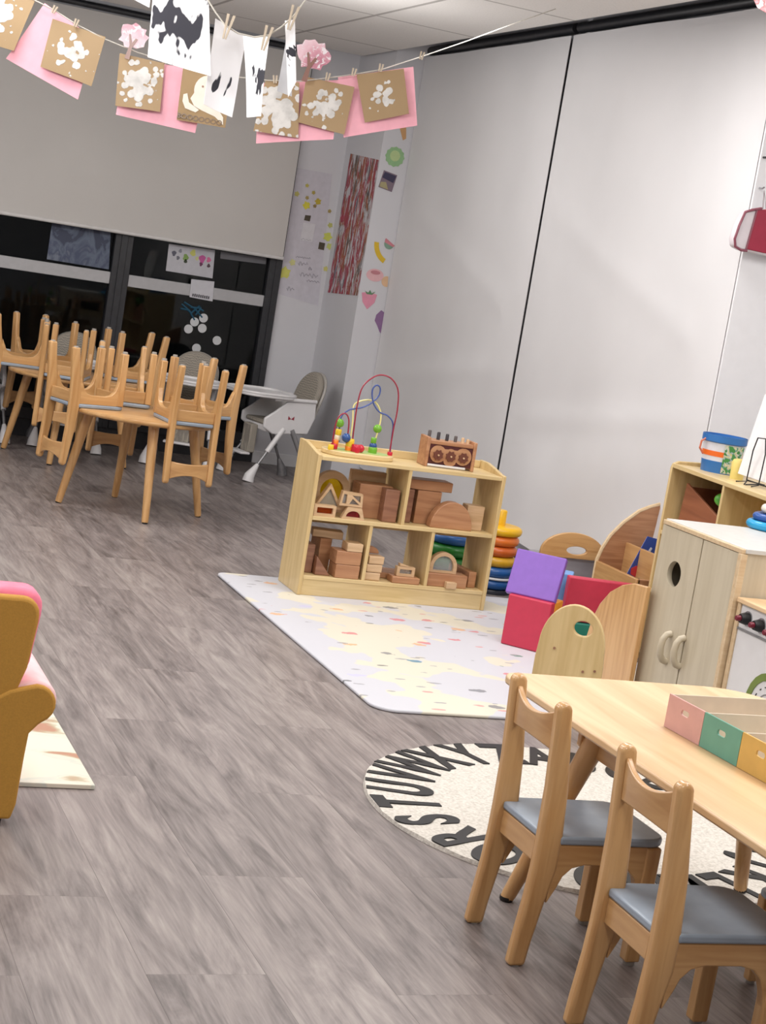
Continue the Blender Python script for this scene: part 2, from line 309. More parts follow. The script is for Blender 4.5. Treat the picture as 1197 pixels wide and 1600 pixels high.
def obj(name, g, mat, parent=None, bev=0, smooth=True, sub=0, bevseg=2):
    me = bpy.data.meshes.new(name); me.from_pydata([tuple(v) for v in g.v], [], g.f); me.validate()
    mats = mat if isinstance(mat, (list, tuple)) else [mat]
    for m_ in mats: me.materials.append(M[m_] if isinstance(m_, str) else m_)
    if len(mats) > 1: me.polygons.foreach_set('material_index', g.mi[:len(me.polygons)])
    if smooth:
        me.shade_smooth()
        me.set_sharp_from_angle(angle=math.radians(40))
    me.update()
    o = bpy.data.objects.new(name, me); COL.objects.link(o)
    if parent: o.parent = parent
    if bev:
        b = o.modifiers.new('bevel', 'BEVEL'); b.width = bev; b.segments = bevseg; b.limit_method = 'ANGLE'; b.angle_limit = math.radians(40); b.harden_normals = False
    if sub:
        b = o.modifiers.new('sub', 'SUBSURF'); b.levels = sub; b.render_levels = sub
    return o
def tag(o, label, cat, group=None):
    o['label'] = label; o['category'] = cat
    if group: o['group'] = group
    return o
def empty(name, loc, rz=0, label='', cat='', group=None, rot=None):
    o = bpy.data.objects.new(name, None); COL.objects.link(o); o.empty_display_size = .1; o.location = loc
    o.rotation_euler = rot if rot else (0, 0, rz)
    return tag(o, label, cat, group)
def struct(name, g, mat, **k):
    o = obj(name, g, mat, **k); o['kind'] = 'structure'; return o
def copy_tree(o, parent=None):
    c = o.copy(); COL.objects.link(c)
    if parent: c.parent = parent
    for ch in o.children: copy_tree(ch, c)
    return c
def dup(root, loc, rot, label, group=None):
    c = root.copy(); COL.objects.link(c); c.location = loc; c.rotation_euler = rot; c['label'] = label
    if group: c['group'] = group
    def rec(a, b):
        for ch in [x for x in a.children]:
            d = ch.copy(); COL.objects.link(d); d.parent = b; rec(ch, d)
    rec(root, c); return c
def arc(cx, cy, r, a0, a1, n=10, ry=None):
    ry = ry or r
    return [(cx+r*math.cos(math.radians(a0+(a1-a0)*i/n)), cy+ry*math.sin(math.radians(a0+(a1-a0)*i/n))) for i in range(n+1)]
def rrect(x0, x1, y0, y1, r, n=5):
    return arc(x1-r, y1-r, r, 0, 90, n)+arc(x0+r, y1-r, r, 90, 180, n)+arc(x0+r, y0+r, r, 180, 270, n)+arc(x1-r, y0+r, r, 270, 360, n)
XZ = Matrix(((1, 0, 0, 0), (0, 0, 1, 0), (0, 1, 0, 0), (0, 0, 0, 1)))      # plate x,y -> world x,z
YZ = Matrix(((0, 0, 1, 0), (1, 0, 0, 0), (0, 1, 0, 0), (0, 0, 0, 1)))      # plate x,y -> world y,z
def TR(x, y, z): return Matrix.Translation((x, y, z))
# ================================================================ STRUCTURE
WY = 11.65; CZ = 2.89; BX = 4.15
struct('floor', G().box(-3.2, 5.2, -2.6, 12.4, -.05, 0), 'floor', smooth=False)
g = G(); g.box(-3.2, 3.91, -2.6, 11.5, CZ, CZ+.05); g.box(3.91, 5.2, -2.6, 6.6, CZ, CZ+.05); struct('ceiling', g, 'ceiling', smooth=False)
struct('ceiling_2', G().box(-3.2, 5.2, -2.6, 12.4, 3.12, 3.16), 'dark_frame', smooth=False)['kind'] = 'structure'
struct('wall_rear', G().box(-3.2, 5.2, -2.7, -2.6, 0, 3.1), 'wall', smooth=False)
struct('wall_left', G().box(-3.3, -3.2, -2.7, 12.4, 0, 3.1), 'wall', smooth=False)
# window wall: solid piece right of the glazing, sill, head
struct('wall_window_side', G().box(3.61, 4.4, WY, WY+.12, 0, 3.1), 'wall', smooth=False)
struct('wall_window_head', G().box(-3.2, 3.61, WY, WY+.12, 2.75, 3.1), 'wall', smooth=False)
struct('wall_window_sill', G().box(-3.2, 3.61, WY, WY+.12, 0, .12), 'dark_frame', smooth=False)
struct('baseboard_window', G().box(3.61, 3.95, WY-.015, WY, 0, .085), 'white', bev=.003)
# column in the corner
struct('wall_column', G().box(3.95, 4.4, 10.93, WY, 0, 3.1), 'wall', smooth=False)
# right wall
struct('wall_right', G().box(4.24, 4.35, 6.78, 10.93, 0, 3.1), 'wall', smooth=False)
struct('wall_return', G().box(4.150, 5.2, 6.655, 6.668, 0, 3.1), 'white', smooth=False)
struct('wall_right_front', G().box(5.1, 5.2, -2.7, 6.60, 0, 3.1), 'wall', smooth=False)
struct('dark_strip_right', G().box(4.2, 4.24, 6.8, 10.93, 0, .09), 'dark_frame', smooth=False)  # dark strip along the foot of the wall, below the blinds
# glazing
def window(name, x0, x1, bar=True):
    root = bpy.data.objects.new(name, None); COL.objects.link(root); root['kind'] = 'structure'; root.location = (0, WY, 0)
    g = G(); g.box(x0-.05, x0, -.02, .06, .12, 2.75); g.box(x1, x1+.05, -.02, .06, .12, 2.75)
    g.box(x0, x1, -.02, .06, .12, .2); g.box(x0, x1, -.02, .06, 2.67, 2.75)
    obj('window_frame', g, 'dark_frame', root, bev=.004)
    obj('crossbar', G().box(x0, x1, -.012, .05, 1.095, 1.175), col('bar_grey', (176, 176, 178)), root, bev=.004)
    obj('glass_pane', G().box(x0, x1, .02, .026, .2, 2.67), 'glass', root, smooth=False)
    return root
window('window_1', 2.555, 3.52); window('window_2', 1.52, 2.43); window('window_3', .5, 1.42); window('window_4', -.55, .4); window('window_5', -1.6, -.65)
g = G(); g.box(3.565, 3.61, -.03, .08, .12, 2.75); g.box(2.47, 2.515, -.03, .08, .12, 2.75); o = struct('trim_1', g, 'dark_frame', bev=.003); o.location = (0, WY, 0)
# dark yard wall and store seen through the glass
struct('wall_outside', G().box(-4, 8, 14.6, 14.7, -.2, 3.2), flat('night_wall', (34, 36, 38), .9), smooth=False)
struct('floor_outside', G().box(-4, 8, WY+.8, 14.6, -.1, -.05), flat('night_paving', (30, 30, 32), .9), smooth=False)
# ================================================================ BLINDS
def cloth_panel(name, x, y0, y1, z0, z1, seed, label, group):
    """block-out blind hanging along the right wall, with soft creases"""
    rnd = random.Random(seed); ny, nz = 40, 60; g = G()
    ph = [rnd.uniform(0, 6) for _ in range(6)]
    def off(u, v):
        d = .006*math.sin(u*5+ph[0]+v*.8)+.004*math.sin(u*13+ph[1]-v*2)
        low = max(0, 1-v/.55)
        d += low*.010*math.sin(u*9+ph[2]+v*14)+low*.006*math.sin(v*30+u*6+ph[3])
        d += .010*math.exp(-((v-.42-.25*u)/.03)**2)*(u > .1)*.8 + .008*math.exp(-((v-.33+.1*u)/.02)**2)
        return d*.8*min(1, 6*u*(1-u)+.05)
    vs = []
    for s in (0, 1):
        for j in range(nz+1):
            for i in range(ny+1):
                u = i/ny; v = j/nz
                zb = z0+(.02*math.sin(u*8+ph[4]))*(1-v)**6
                vs.append((x-off(u, v)*1.6+s*.003, y0+(y1-y0)*u, zb+(z1-zb)*v))
    K = (ny+1)*(nz+1); fs = []
    for j in range(nz):
        for i in range(ny):
            a = j*(ny+1)+i; fs.append((a, a+ny+1, a+ny+2, a+1)); fs.append((K+a, K+a+1, K+a+ny+2, K+a+ny+1))
    for i in range(ny):
        fs.append((i, i+1, K+i+1, K+i)); a = nz*(ny+1)+i; fs.append((a, K+a, K+a+1, a+1))
    for j in range(nz):
        a = j*(ny+1); fs.append((a, K+a, K+a+ny+1, a+ny+1)); a += ny; fs.append((a, a+ny+1, K+a+ny+1, K+a))
    g.add(vs, fs)
    root = empty(name, (0, 0, 0), 0, label, 'blind', group)
    obj('blind_fabric', g, 'curtain', root)
    obj('roller_tube', G().tube([(x+.03, y0+.01, z1+.045), (x+.03, y1-.01, z1+.045)], .028, 16), 'dark_frame', root)
    hem = G().box(x-.008, x+.006, y0+.005, y1-.005, z0-.012, z0+.012)
    return root
cloth_panel('window_blind', BX, 8.768, 10.925, .160, 2.895, 3, 'grey-white block-out blind hanging floor to ceiling next to the fruit-sticker column', 'blinds on the right wall')
cloth_panel('window_blind', BX, 6.675, 8.738, .160, 2.895, 9, 'wider grey-white block-out blind right of the dark gap, behind the bucket shelf', 'blinds on the right wall')
o = struct('gap_strip', G().box(BX+.045, BX+.075, 8.70, 8.80, .1, 2.9), 'black', smooth=False)  # black strip behind the gap between the two blinds
# left roller blind
root = empty('roller_blind', (0, 0, 0), 0, 'wide grey roller blind half lowered over the dark windows', 'blind')
g = G(); ny = 30
g.box(-2.4, 3.595, WY-.062, WY-.058, 1.455, 2.83); obj('blind_fabric', g, 'blind', root, smooth=False)
g = G().prism(rrect(WY-.075, WY-.045, 1.436, 1.462, .01, 3), -2.4, 3.597, 'yz'); obj('hem_bar', g, col('hem', (206, 204, 202)), root)
obj('roller_tube', G().tube([(-2.4, WY-.06, 2.86), (3.6, WY-.06, 2.86)], .02, 14), 'dark_frame', root)
# ================================================================ CHAIRS
# rear post profile: floor, flared back below, leaning back above the seat
POST = [(-.172, 0), (-.166, .06), (-.152, .16), (-.1425, .23), (-.141, .30), (-.1455, .42), (-.157, .54), (-.163, .60)]
PW = [.021, .022, .025, .030, .030, .026, .021, .0185]
def post_outline():
    L = [(x-w, z) for (x, z), w in zip(POST, PW)]; R = [(x+w, z) for (x, z), w in zip(POST, PW)]
    x, z = POST[-1]; w = PW[-1]
    return R+arc(x, z, w, 15, 165, 6)+L[::-1]
def make_chair(name, label, group):
    t = empty(name, (0, 0, 0), 0, label, 'chair', group)
    # seat slab, slightly dished, rounded front corners
    ol = [(-.155, -.104), (-.155, .104), (-.12, .104), (-.12, .136)]+arc(.115, .086, .05, 90, 0, 6)+arc(.115, -.086, .05, 0, -90, 6)+[(-.12, -.136), (-.12, -.104)]
    obj('seat', G().prism(ol[::-1], .291, .311, 'xy'), 'seat', t, bev=.006)
    for s in (-1, 1):
        l = obj('leg', G().prism(post_outline(), s*.119-.0155, s*.119+.0155, 'xz'), 'beech', t, bev=.009, bevseg=3)
        obj('foot_pad', G().lathe([(.012, -.0), (.014, .004), (.014, .006)], 12, TR(POST[0][0], s*.119, -.004)), 'glide', l)
        g = G().prism([(.108, .01), (.146, .01), (.150, .29), (.110, .29)], s*.117-.017, s*.117+.017, 'xz')
        l = obj('leg', g, 'beech', t, bev=.005); l['label'] = 'short front leg'
        obj('foot_pad', G().lathe([(.012, 0), (.014, .004), (.014, .012)], 12, TR(.127, s*.117, -.001)), 'glide', l)
        # side rail with arched brackets
        ol = [(-.125, .291), (-.125, .15)]+[(-.105, .19), (-.095, .215), (-.075, .235), (-.045, .243)]+[(.04, .243), (.07, .235), (.092, .215), (.103, .185), (.112, .14), (.112, .291)]
        r = obj('side_rail', G().prism(ol, s*.119-.0125, s*.119+.0125, 'xz'), 'beech_x', t, bev=.003)
    obj('rear_rail', G().box(-.152, -.134, -.104, .104, .232, .290), 'beech_y', t, bev=.003)
    obj('front_rail', G().box(.118, .138, -.10, .10, .225, .290), 'beech_y', t, bev=.003)
    # back slat bowed in plan, edges dipping in the middle
    g = G(); n = 14; vs = []
    for i in range(n+1):
        y = -.104+.208*i/n; q = 1-(2*i/n-1)**2; bow = .012*q
        zt = .594-.026*q; zb = .500+.008*q
        for xx, zz in ((-.150, zb), (-.166, zb), (-.171, zt), (-.156, zt)): vs.append((xx-bow, y, zz))
    fs = []
    for i in range(n):
        for k in range(4): k2 = (k+1) % 4; fs.append((i*4+k, i*4+k2, i*4+4+k2, i*4+4+k))
    fs += [(3, 2, 1, 0), (n*4, n*4+1, n*4+2, n*4+3)]
    g.add(vs, fs); obj('backrest', g, 'beech_y', t, bev=.004)
    return t
chair0 = make_chair('toddler_chair', 'small wooden chair with grey-blue seat, over the edge of the round rug', 'chairs at the near table')
chair0.location = (1.995, 3.435, 0)
def upr(x, y, hz, label, g='chairs at the near table'): return dup(chair0, (x, y, 0), (0, 0, hz), label, g)
upr(1.995, 3.02-.12, math.radians(-1), 'small wooden chair with grey-blue seat in the bottom right corner, nearest the camera')
_c = upr(2.49, 3.13, math.pi, 'small chair under the near table, only its grey seat corner showing at the right edge')
_c.scale = (.75, .75, .75)
ST = .535
def upturned(rx, ry, hz, label, grp, lift=0):
    """rx, ry: middle between the two rear posts; hz: heading from back to front"""
    h = math.radians(hz); c = (rx+.16*math.cos(h), ry+.16*math.sin(h), ST+.311+lift)
    return dup(chair0, c, (math.pi, 0, h), label, grp)
GA = 'upturned chairs on the front round table'; GB = 'upturned chairs on the rear round table'
upturned(2.35, 8.645, 95, 'upturned wooden chair on the front round table, its back hanging nearest the camera', GA)
upturned(1.70, 8.99, 20, 'upturned wooden chair on the front round table, back hanging down on its left side', GA, .001)
upturned(2.66, 9.30, 208, 'upturned wooden chair on the front round table, back hanging beside the white high chair', GA, .002)
upturned(2.12, 9.53, 268, 'upturned wooden chair on the front round table, on its far side facing the camera', GA, .003)
upturned(1.95, 10.36, 70, 'upturned wooden chair on the rear round table, back hanging just left of the front table', GB)
upturned(1.62, 10.90, -5, 'upturned wooden chair on the rear round table, cut by the left edge of the photo', GB, .001)
upturned(1.88, 11.22, 300, 'upturned wooden chair on the rear round table, nearest the dark window', GB, .002)
upturned(2.62, 10.85, 190, 'upturned wooden chair on the rear round table, at its right side', GB, .003)
# ================================================================ TABLES
def splay_leg(x0, y0, x1, y1, zt, r0=.019, r1=.029):
    g = G(); g.tube([(x0, y0, .006), (x0+(x1-x0)*.03, y0+(y1-y0)*.03, .02), (x1, y1, zt)], [r0*.9, r0, r1], 16); return g
def round_table(x, y, a0, label):
    t = empty('round_table', (x, y, 0), 0, label, 'table', 'round tables with upturned chairs')
    R_ = .41
    g = G().lathe([(R_-.012, ST-.026), (R_-.003, ST-.02), (R_, ST-.012), (R_-.003, ST-.003), (R_-.010, ST)], 56); obj('tabletop', g, 'beech_x', t)
    for k in range(4):
        a = math.radians(a0+90*k); c, s = math.cos(a), math.sin(a)
        l = obj('leg', splay_leg(.385*c, .385*s, .285*c, .285*s, ST-.027), 'beech', t)
        obj('foot_pad', G().lathe([(.014, 0), (.015, .003), (.015, .008)], 12, TR(.385*c, .385*s, 0)), 'rubber', l)
        T = Matrix.Rotation(a, 4, 'Z'); b = G(); b.prism([(-.06+.285, ST-.026), (.06+.285, ST-.026), (.02+.285, ST-.055), (-.02+.285, ST-.055)], -.012, .012, 'xz', T)
        obj('leg_bracket', b, 'beech_x', t, bev=.003)
    return t
round_table(2.165, 9.05, 270, 'small round beech table in front, four splayed legs, chairs upturned on it')
round_table(2.11, 10.76, 247, 'small round beech table behind, nearer the dark windows, chairs upturned on it')
# near table
NX0, NX1, NY0, NY1 = 1.952, 2.72, 2.35, 3.90
t = empty('play_table', (0, 0, 0), 0, 'pale rectangular beech table with rounded corners at the right, carrying the coloured box', 'table')
obj('tabletop', G().prism(arc(NX1-.16, NY1-.16, .16, 0, 90, 8)+arc(NX0+.05, NY1-.05, .05, 90, 180, 6)+arc(NX0+.05, NY0+.05, .05, 180, 270, 6)+arc(NX1-.05, NY0+.05, .05, 270, 360, 6), .512, .535, 'xy'), 'tabletop', t, bev=.006)
for (bx, by, tx, ty) in ((1.975, 3.69, 2.14, 3.63), (2.70, 3.75, 2.58, 3.66), (2.70, 2.42, 2.58, 2.56), (1.975, 2.42, 2.12, 2.56)):
    l = obj('leg', splay_leg(bx, by, tx, ty, .512, .019, .033), 'beech', t)
    zo = .014 if (bx, by) == (2.70, 3.75) else 0
    if zo: l.location.z = .014; l.scale.z = (.512-.014)/.512
    obj('foot_pad', G().lathe([(.016, 0), (.018, .004), (.018, .012)], 14, TR(bx, by, 0)), 'rubber', l)
def apron(y, d):
    ol = [(2.08, .512), (2.08, .42)]+[(2.10, .40), (2.14, .40)]+arc(2.22, .40, .06, 180, 90, 5, .05)+arc(2.50, .40, .06, 90, 0, 5, .05)+[(2.60, .40), (2.62, .42), (2.62, .512)]
    return G().prism(ol, y-.01, y+.01, 'xz')
def apron_y(x):
    ol = [(3.66, .512), (3.66, .42)]+[(3.63, .40), (3.55, .40)]+arc(3.45, .40, .06, 0, 90, 5, .05)+arc(2.72, .40, .06, 90, 180, 5, .05)+[(2.62, .40), (2.55, .42), (2.55, .512)]
    return G().prism(ol, x-.01, x+.01, 'yz')
obj('apron', apron(3.66, 0), 'beech_x', t, bev=.003); obj('apron', apron_y(2.12), 'beech_y', t, bev=.003)
obj('apron', apron(2.55, 0), 'beech_x', t, bev=.003); obj('apron', apron_y(2.58), 'beech_y', t, bev=.003)
# coloured organiser box on it
t = empty('organiser_box', (2.215, 3.02, .535), math.radians(3), 'open wooden sorting box with pink, green and yellow fronts on the near table', 'box')
Hb = .082; cw = .150; dp = .40
fc = [('yellow', (208, 170, 92)), ('teal', (102, 160, 142)), ('pink', (208, 162, 156))]
obj('base', G().box(.004, dp, -.15, .45, .001, .005), col('pale_board', (214, 200, 180), .6), t)
y = -.0
allf = [('lilac', (186, 176, 200), -.15)]+[(n, c, i*cw) for i, (n, c) in enumerate(fc)]
for n, c, yy in allf:
    hole = [(yy+cw/2+q[0], Hb*.66+q[1]) for q in rrect(-.016, .016, -.007, .007, .0065, 4)]
    f = obj('front_panel', G().plate([[(yy+.0008, .001), (yy+cw-.0008, .001), (yy+cw-.0008, Hb), (yy+.0008, Hb)], hole], .005, TR(0.0025, 0, 0) @ YZ), col('panel_'+n, c, .5), t); f['label'] = n+' front panel with a slot handle'
for i in range(5):
    yy = -.15+i*cw; obj('divider', G().box(.005, dp, yy-.002, yy+.002, .004, Hb-.002), col('pale_board', (214, 200, 180), .6), t)
obj('back_panel', G().box(dp, dp+.005, -.152, .452, .001, Hb), 'pale_board', t)
b = obj('peg_block', G().box(.18, .22, .32, .36, .005, .05), 'block', None, bev=.003); b.location = (2.215, 3.02, .5365); tag(b, 'small brown wooden block inside the pink compartment of the sorting box', 'toy block')
# ================================================================ SHELF WITH BLOCKS
SX0, SX1, SY0, SY1 = 2.515, 3.437, 7.14, 7.43
t = empty('toy_shelf', (SX0, SY0, .0135), 0, 'low open birch shelf standing on the play mat, full of wooden blocks', 'shelf')
W_ = SX1-SX0; D_ = SY1-SY0
def side(x):
    return G().prism([(0, 0), (D_, 0), (D_, .668), (.20, .668)]+[(.12, .655), (.04, .640), (0, .636)], x, x+.018, 'yz')
obj('side_panel', side(0), 'birch', t, bev=.003); obj('side_panel', side(W_-.018), 'birch', t, bev=.003)
obj('top_board', G().box(.018, W_-.018, 0.004, D_, .612, .630), 'birch_x', t, bev=.002)
obj('shelf_board', G().box(.018, W_-.018, 0.004, D_, .342, .360), 'birch_x', t, bev=.002)
obj('bottom_board', G().box(.018, W_-.018, 0.004, D_, .072, .090), 'birch_x', t, bev=.002)
obj('kick_board', G().box(.018, W_-.018, 0.008, .026, 0, .072), 'birch_x', t, bev=.001)
obj('back_rail', G().box(.018, W_-.018, D_-.018, D_-.002, .630, .665), 'birch_x', t, bev=.002)
obj('back_rail', G().box(.018, W_-.018, D_-.018, D_-.002, .29, .342), 'birch_x', t, bev=.002)
for x, z0, z1 in ((.442, .360, .612), (.296, .090, .342), (.602, .090, .342)):
    obj('divider', G().box(x, x+.016, .006, D_-.002, z0, z1), 'birch', t, bev=.001)
def S(px, py, dy=0): return at(px, py, 'y', SY0+dy)
def blk(px, pz, dy, sx, sy, sz, mt, label, rz=0, cat='toy block', grp='wooden blocks on the low shelf', shape='box', name='toy_block'):
    """px: shelf coordinate in metres from its left side; pz: height of the board it stands on"""
    g = G()
    if shape == 'box': g.box(-sx/2, sx/2, -sy/2, sy/2, 0, sz)
    elif shape == 'half': g.prism([(-sx/2, 0), (sx/2, 0)]+arc(0, 0, sx/2, 0, 180, 18, sz)[1:-1], -sy/2, sy/2, 'xz')
    elif shape == 'ramp': g.prism([(-sx/2, 0), (sx/2, 0), (-sx/2, sz)], -sy/2, sy/2, 'xz')
    elif shape == 'quarter': g.prism([(-sx/2, 0)]+arc(-sx/2, 0, sx, 0, 90, 10, sz), -sy/2, sy/2, 'xz')
    o = obj(name, g, mt, None, bev=.003); o.location = (SX0+px, SY0+dy, pz+.014); o.rotation_euler = (0, 0, math.radians(rz)); tag(o, label, cat, grp); return o
def frameblk(px, pz, dy, outline, inner, th, pane, label, rz=0, wd='block_pale', rx=0):
    t = empty('window_block', (SX0+px, SY0+dy, pz+.014), 0, label, 'toy block', 'see-through window blocks', rot=(rx, 0, math.radians(rz)))
    obj('wooden_frame', G().plate([outline]+inner, th, XZ), wd, t, bev=.0015)
    for i in inner: obj('pane', G().plate([i], .004, XZ), pane, t)
    return t
zt, zm, zb = .630, .360, .090
# upper left: window blocks
frameblk(.15, zm, .19, [(-.088, 0), (.088, 0)]+arc(0, .10, .088, 0, 180, 18)[0:], [[(-.05, .03), (.05, .03)]+arc(0, .095, .058, 0, 180, 16)], .03, 'yellow_pane', 'arch window block with a glowing yellow pane, behind the triangle frames', 4)
frameblk(.102, zm+.03, .075, [(-.07, 0), (.07, 0), (0, .115)], [[(-.05, .012), (.05, .012), (0, .092)]], .03, 'clear_pane', 'tall triangle window block with clear pane on the upper left shelf', 3)
frameblk(.075, zm, .03, rrect(-.052, .052, 0, .052, .002, 2), [rrect(-.038, .038, .013, .040, .002, 2)], .03, 'orange_pane', 'small rectangular window block with orange pane at the shelf front', 2, 'block_pale')
frameblk(.212, zm, .028, [(-.055, 0), (.055, 0), (.035, .055), (-.03, .055)], [[(-.035, .01), (.035, .01)]+arc(0, .012, .034, 20, 160, 8, .026)], .03, 'red_pane', 'low window block with dark red half-moon pane at the shelf front', -2)
frameblk(.20, zm+.057, .035, [(-.06, 0), (.05, .0), (.045, .06), (-.05, .066)], [[(-.048, .010), (-.028, .010), (-.028, .052), (-.044, .054)], [(-.014, .010), (.036, .010), (.0, .035)], [(.038, .02), (.036, .05), (-.005, .05)]], .03, 'clear_pane', 'square window block divided by a diagonal, stacked on the red one', -2)
blk(.052, zm, .22, .05, .05, .155, 'block', 'brown wooden block at the far left of the upper shelf, behind the arch window')
blk(.335, zm, .235, .17, .04, .20, 'block_pale', 'tall pinkish wooden board block leaning at the back of the upper left compartment')
blk(.335, zm, .15, .16, .10, .155, 'block', 'large brown wooden block filling the upper left compartment')
blk(.395, zm, .07, .07, .06, .15, 'block_dark', 'upright dark wooden block against the divider, upper left compartment')
# upper right
blk(.495, zm, .15, .05, .12, .155, 'block_dark', 'dark upright block just right of the centre divider')
blk(.60, zm, .15, .12, .10, .155, 'block', 'square brown block under the long flat one, upper right')
blk(.595, zm+.157, .15, .225, .10, .045, 'block', 'long flat brown block lying on top of the pile, upper right')
blk(.70, zm, .055, .21, .05, .125, 'block', 'big half-round brown block, upper right compartment', 0, shape='half', name='half_round_block')
blk(.828, zm, .10, .085, .07, .115, 'block_pale', 'pale square block at the right end of the upper shelf')
# lower left
blk(.050, zb, .12, .055, .10, .13, 'block_dark', 'tall dark block at the far left of the lower left compartment')
blk(.118, zb, .07, .075, .07, .085, 'block_dark', 'reddish ramp block standing on the lower left shelf', 0, shape='ramp')
blk(.225, zb, .06, .115, .10, .062, 'block', 'brown brick block at the bottom of the stack, lower left')
blk(.222, zb+.063, .06, .12, .10, .060, 'block', 'brown brick block in the middle of the stack, lower left')
blk(.245, zb+.124, .05, .075, .08, .038, 'block_pale', 'small pale block on top of the lower left stack')
blk(.145, zb, .19, .06, .09, .15, 'block', 'brown upright block behind the stack, lower left', 10)
blk(.165, zb+.151, .19, .14, .08, .035, 'block_pale', 'pale flat block on top of the rear upright one, lower left', -12)
# lower middle
for k in range(3):
    blk(.353+.003*k, zb+.038*k, .05, .075, .06, .036, 'block_pale', ['bottom', 'middle', 'top'][k]+' slab of the little pale tower, lower middle compartment', 4*k-4, shape='box')
blk(.353, zb+.115, .10, .07, .05, .03, 'block', 'small brown arch block behind the pale tower', 0, shape='half', name='half_round_block')
blk(.49, zb, .16, .19, .13, .028, 'block', 'flat brown board block, lower middle compartment', -8)
blk(.515, zb, .045, .135, .07, .030, 'block', 'low brown block under the white window block, lower middle')
frameblk(.515, zb+.031, .045, rrect(-.044, .044, 0, .044, .002, 2), [rrect(-.030, .030, .012, .032, .002, 2)], .03, 'clear_pane', 'small pale rectangular window block in the lower middle compartment')
blk(.51, zb+.076, .045, .055, .03, .014, 'block_pale', 'tiny pale triangular block on top of the small window block', shape='ramp')
# lower right
blk(.722, zb, .06, .20, .08, .060, 'block', 'long brown block under the clear arch, lower right')
frameblk(.703, zb+.061, .06, [(-.068, 0), (.068, 0)]+arc(0, .028, .068, 0, 180, 16), [[(-.050, .010), (.050, .010)]+arc(0, .028, .051, 0, 180, 16)], .03, 'clear_pane', 'clear arch window block on the long block, lower right')
blk(.735, zb, .004, .052, .028, .030, 'block_pale', 'tiny pale block at the front of the lower right compartment')
blk(.855, zb, .16, .04, .20, .075, 'block', 'brown plank block lying against the right side, lower right', 6)
# bead maze
t = empty('bead_maze', (2.718, 7.285, .6440), 0, 'bead maze toy with looping red, blue and yellow wires on top of the low shelf', 'toy')
obj('base', G().prism(arc(-.055, 0, .085, 90, 270, 12, .085)+arc(.115, 0, .085, -90, 90, 12, .085), 0, .022, 'xy'), 'birch_x', t, bev=.004)
obj('grass_panel', G().prism(arc(-.055, 0, .06, 90, 270, 10, .06)+arc(.115, 0, .06, -90, 90, 10, .06), .022, .024, 'xy'), col('pale_green', (172, 196, 120)), t)
red, blu, yel = col('red_wire', (150, 40, 60), .3), col('blue_wire', (62, 84, 150), .3), col('cream_wire', (226, 216, 140), .3)
def wire(name, pts, mt, r=.0035):
    # smooth Catmull-Rom through the points
    P = [Vector(p) for p in pts]; P = [P[0]]+P+[P[-1]]; o = []
    for i in range(1, len(P)-2):
        for k in range(10):
            s = k/10; a, b, c, d = P[i-1:i+3]
            o.append(.5*((2*b)+(c-a)*s+(2*a-5*b+4*c-d)*s*s+(3*b-a-3*c+d)*s**3))
    o.append(P[-2]); return obj(name, G().tube(o, r, 8), mt, t)
ax = lambda px, py, dy=0: tuple(at(px, py, 'y', 7.285+dy)-Vector((2.718, 7.285, .6440)))
wire('wire', [ax(550, 697), ax(553, 670), ax(558, 635), ax(566, 606), ax(581, 591), ax(596, 586), ax(612, 592), ax(622, 610), ax(621, 640), ax(615, 670), ax(609, 705)], red)['label'] = 'tall red wire loop'
wire('wire', [ax(519, 697, -.03), ax(523, 670, -.03), ax(529, 652, -.03), ax(539, 646, -.03), ax(545, 655, -.03), ax(544, 675, -.03), ax(541, 692, -.03)], red)['label'] = 'small red wire loop'
wire('wire', [ax(530, 690, .01), ax(532, 655, .01), ax(545, 641, .01), ax(565, 637, .01), ax(580, 630, .01), ax(592, 618, .01), ax(594, 606, .01), ax(588, 602, .01), ax(582, 610, .01), ax(583, 628, .01), ax(592, 643, .01), ax(606, 650, .01), ax(614, 662, .01), ax(612, 685, .01), ax(609, 712, .01)], blu)['label'] = 'blue wire with a loop'
wire('wire', [ax(545, 703, -.02), ax(551, 660, .0), ax(553, 634, .02), ax(566, 626, .03), ax(582, 626, .03), ax(592, 636, .02), ax(595, 655, .01), ax(586, 690, 0), ax(584, 706, 0)], yel)['label'] = 'cream wire'
def bead(px, py, r, c, dy=0, sc=(1, 1, 1), kind='ball'):
    p = ax(px, py, dy); g = G()
    if kind == 'ball': g.ball(p, r, 14, sc)
    else: g.lathe([(r*.85, -r), (r, -r*.8), (r, r*.8), (r*.85, r)], 16, TR(*p))
    return obj('bead', g, c, t)
cg, cr_, cb_, cy_, co_ = col('bead_green', (110, 170, 50), .2), col('bead_red', (196, 34, 56), .2), col('bead_blue', (44, 80, 140), .2), col('bead_yellow', (232, 196, 50), .2), col('bead_orange', (236, 130, 40), .2)
bead(531, 661, .020, cg, .0); bead(529, 675, .014, cy_, 0, kind='c'); bead(527, 684, .013, col('bead_cream', (230, 220, 190)), 0, kind='c'); bead(524, 692, .014, co_, -.02, kind='c'); bead(522, 698, .016, cr_, -.02, kind='c')
bead(541, 684, .021, cb_, -.03); bead(547, 692, .019, cy_, -.02, kind='c'); bead(545, 702, .018, co_, -.02, kind='c'); bead(556, 702, .022, cr_, -.04, kind='c'); bead(563, 701, .019, cr_, -.04)
bead(590, 670, .020, cg, .01); bead(583, 697, .018, cb_, 0); bead(582, 705, .020, cg, 0, kind='c'); bead(584, 688, .013, cg, 0, kind='c'); bead(609, 710, .012, cr_, 0, kind='c'); bead(517, 699, .013, cy_, -.04, kind='c')
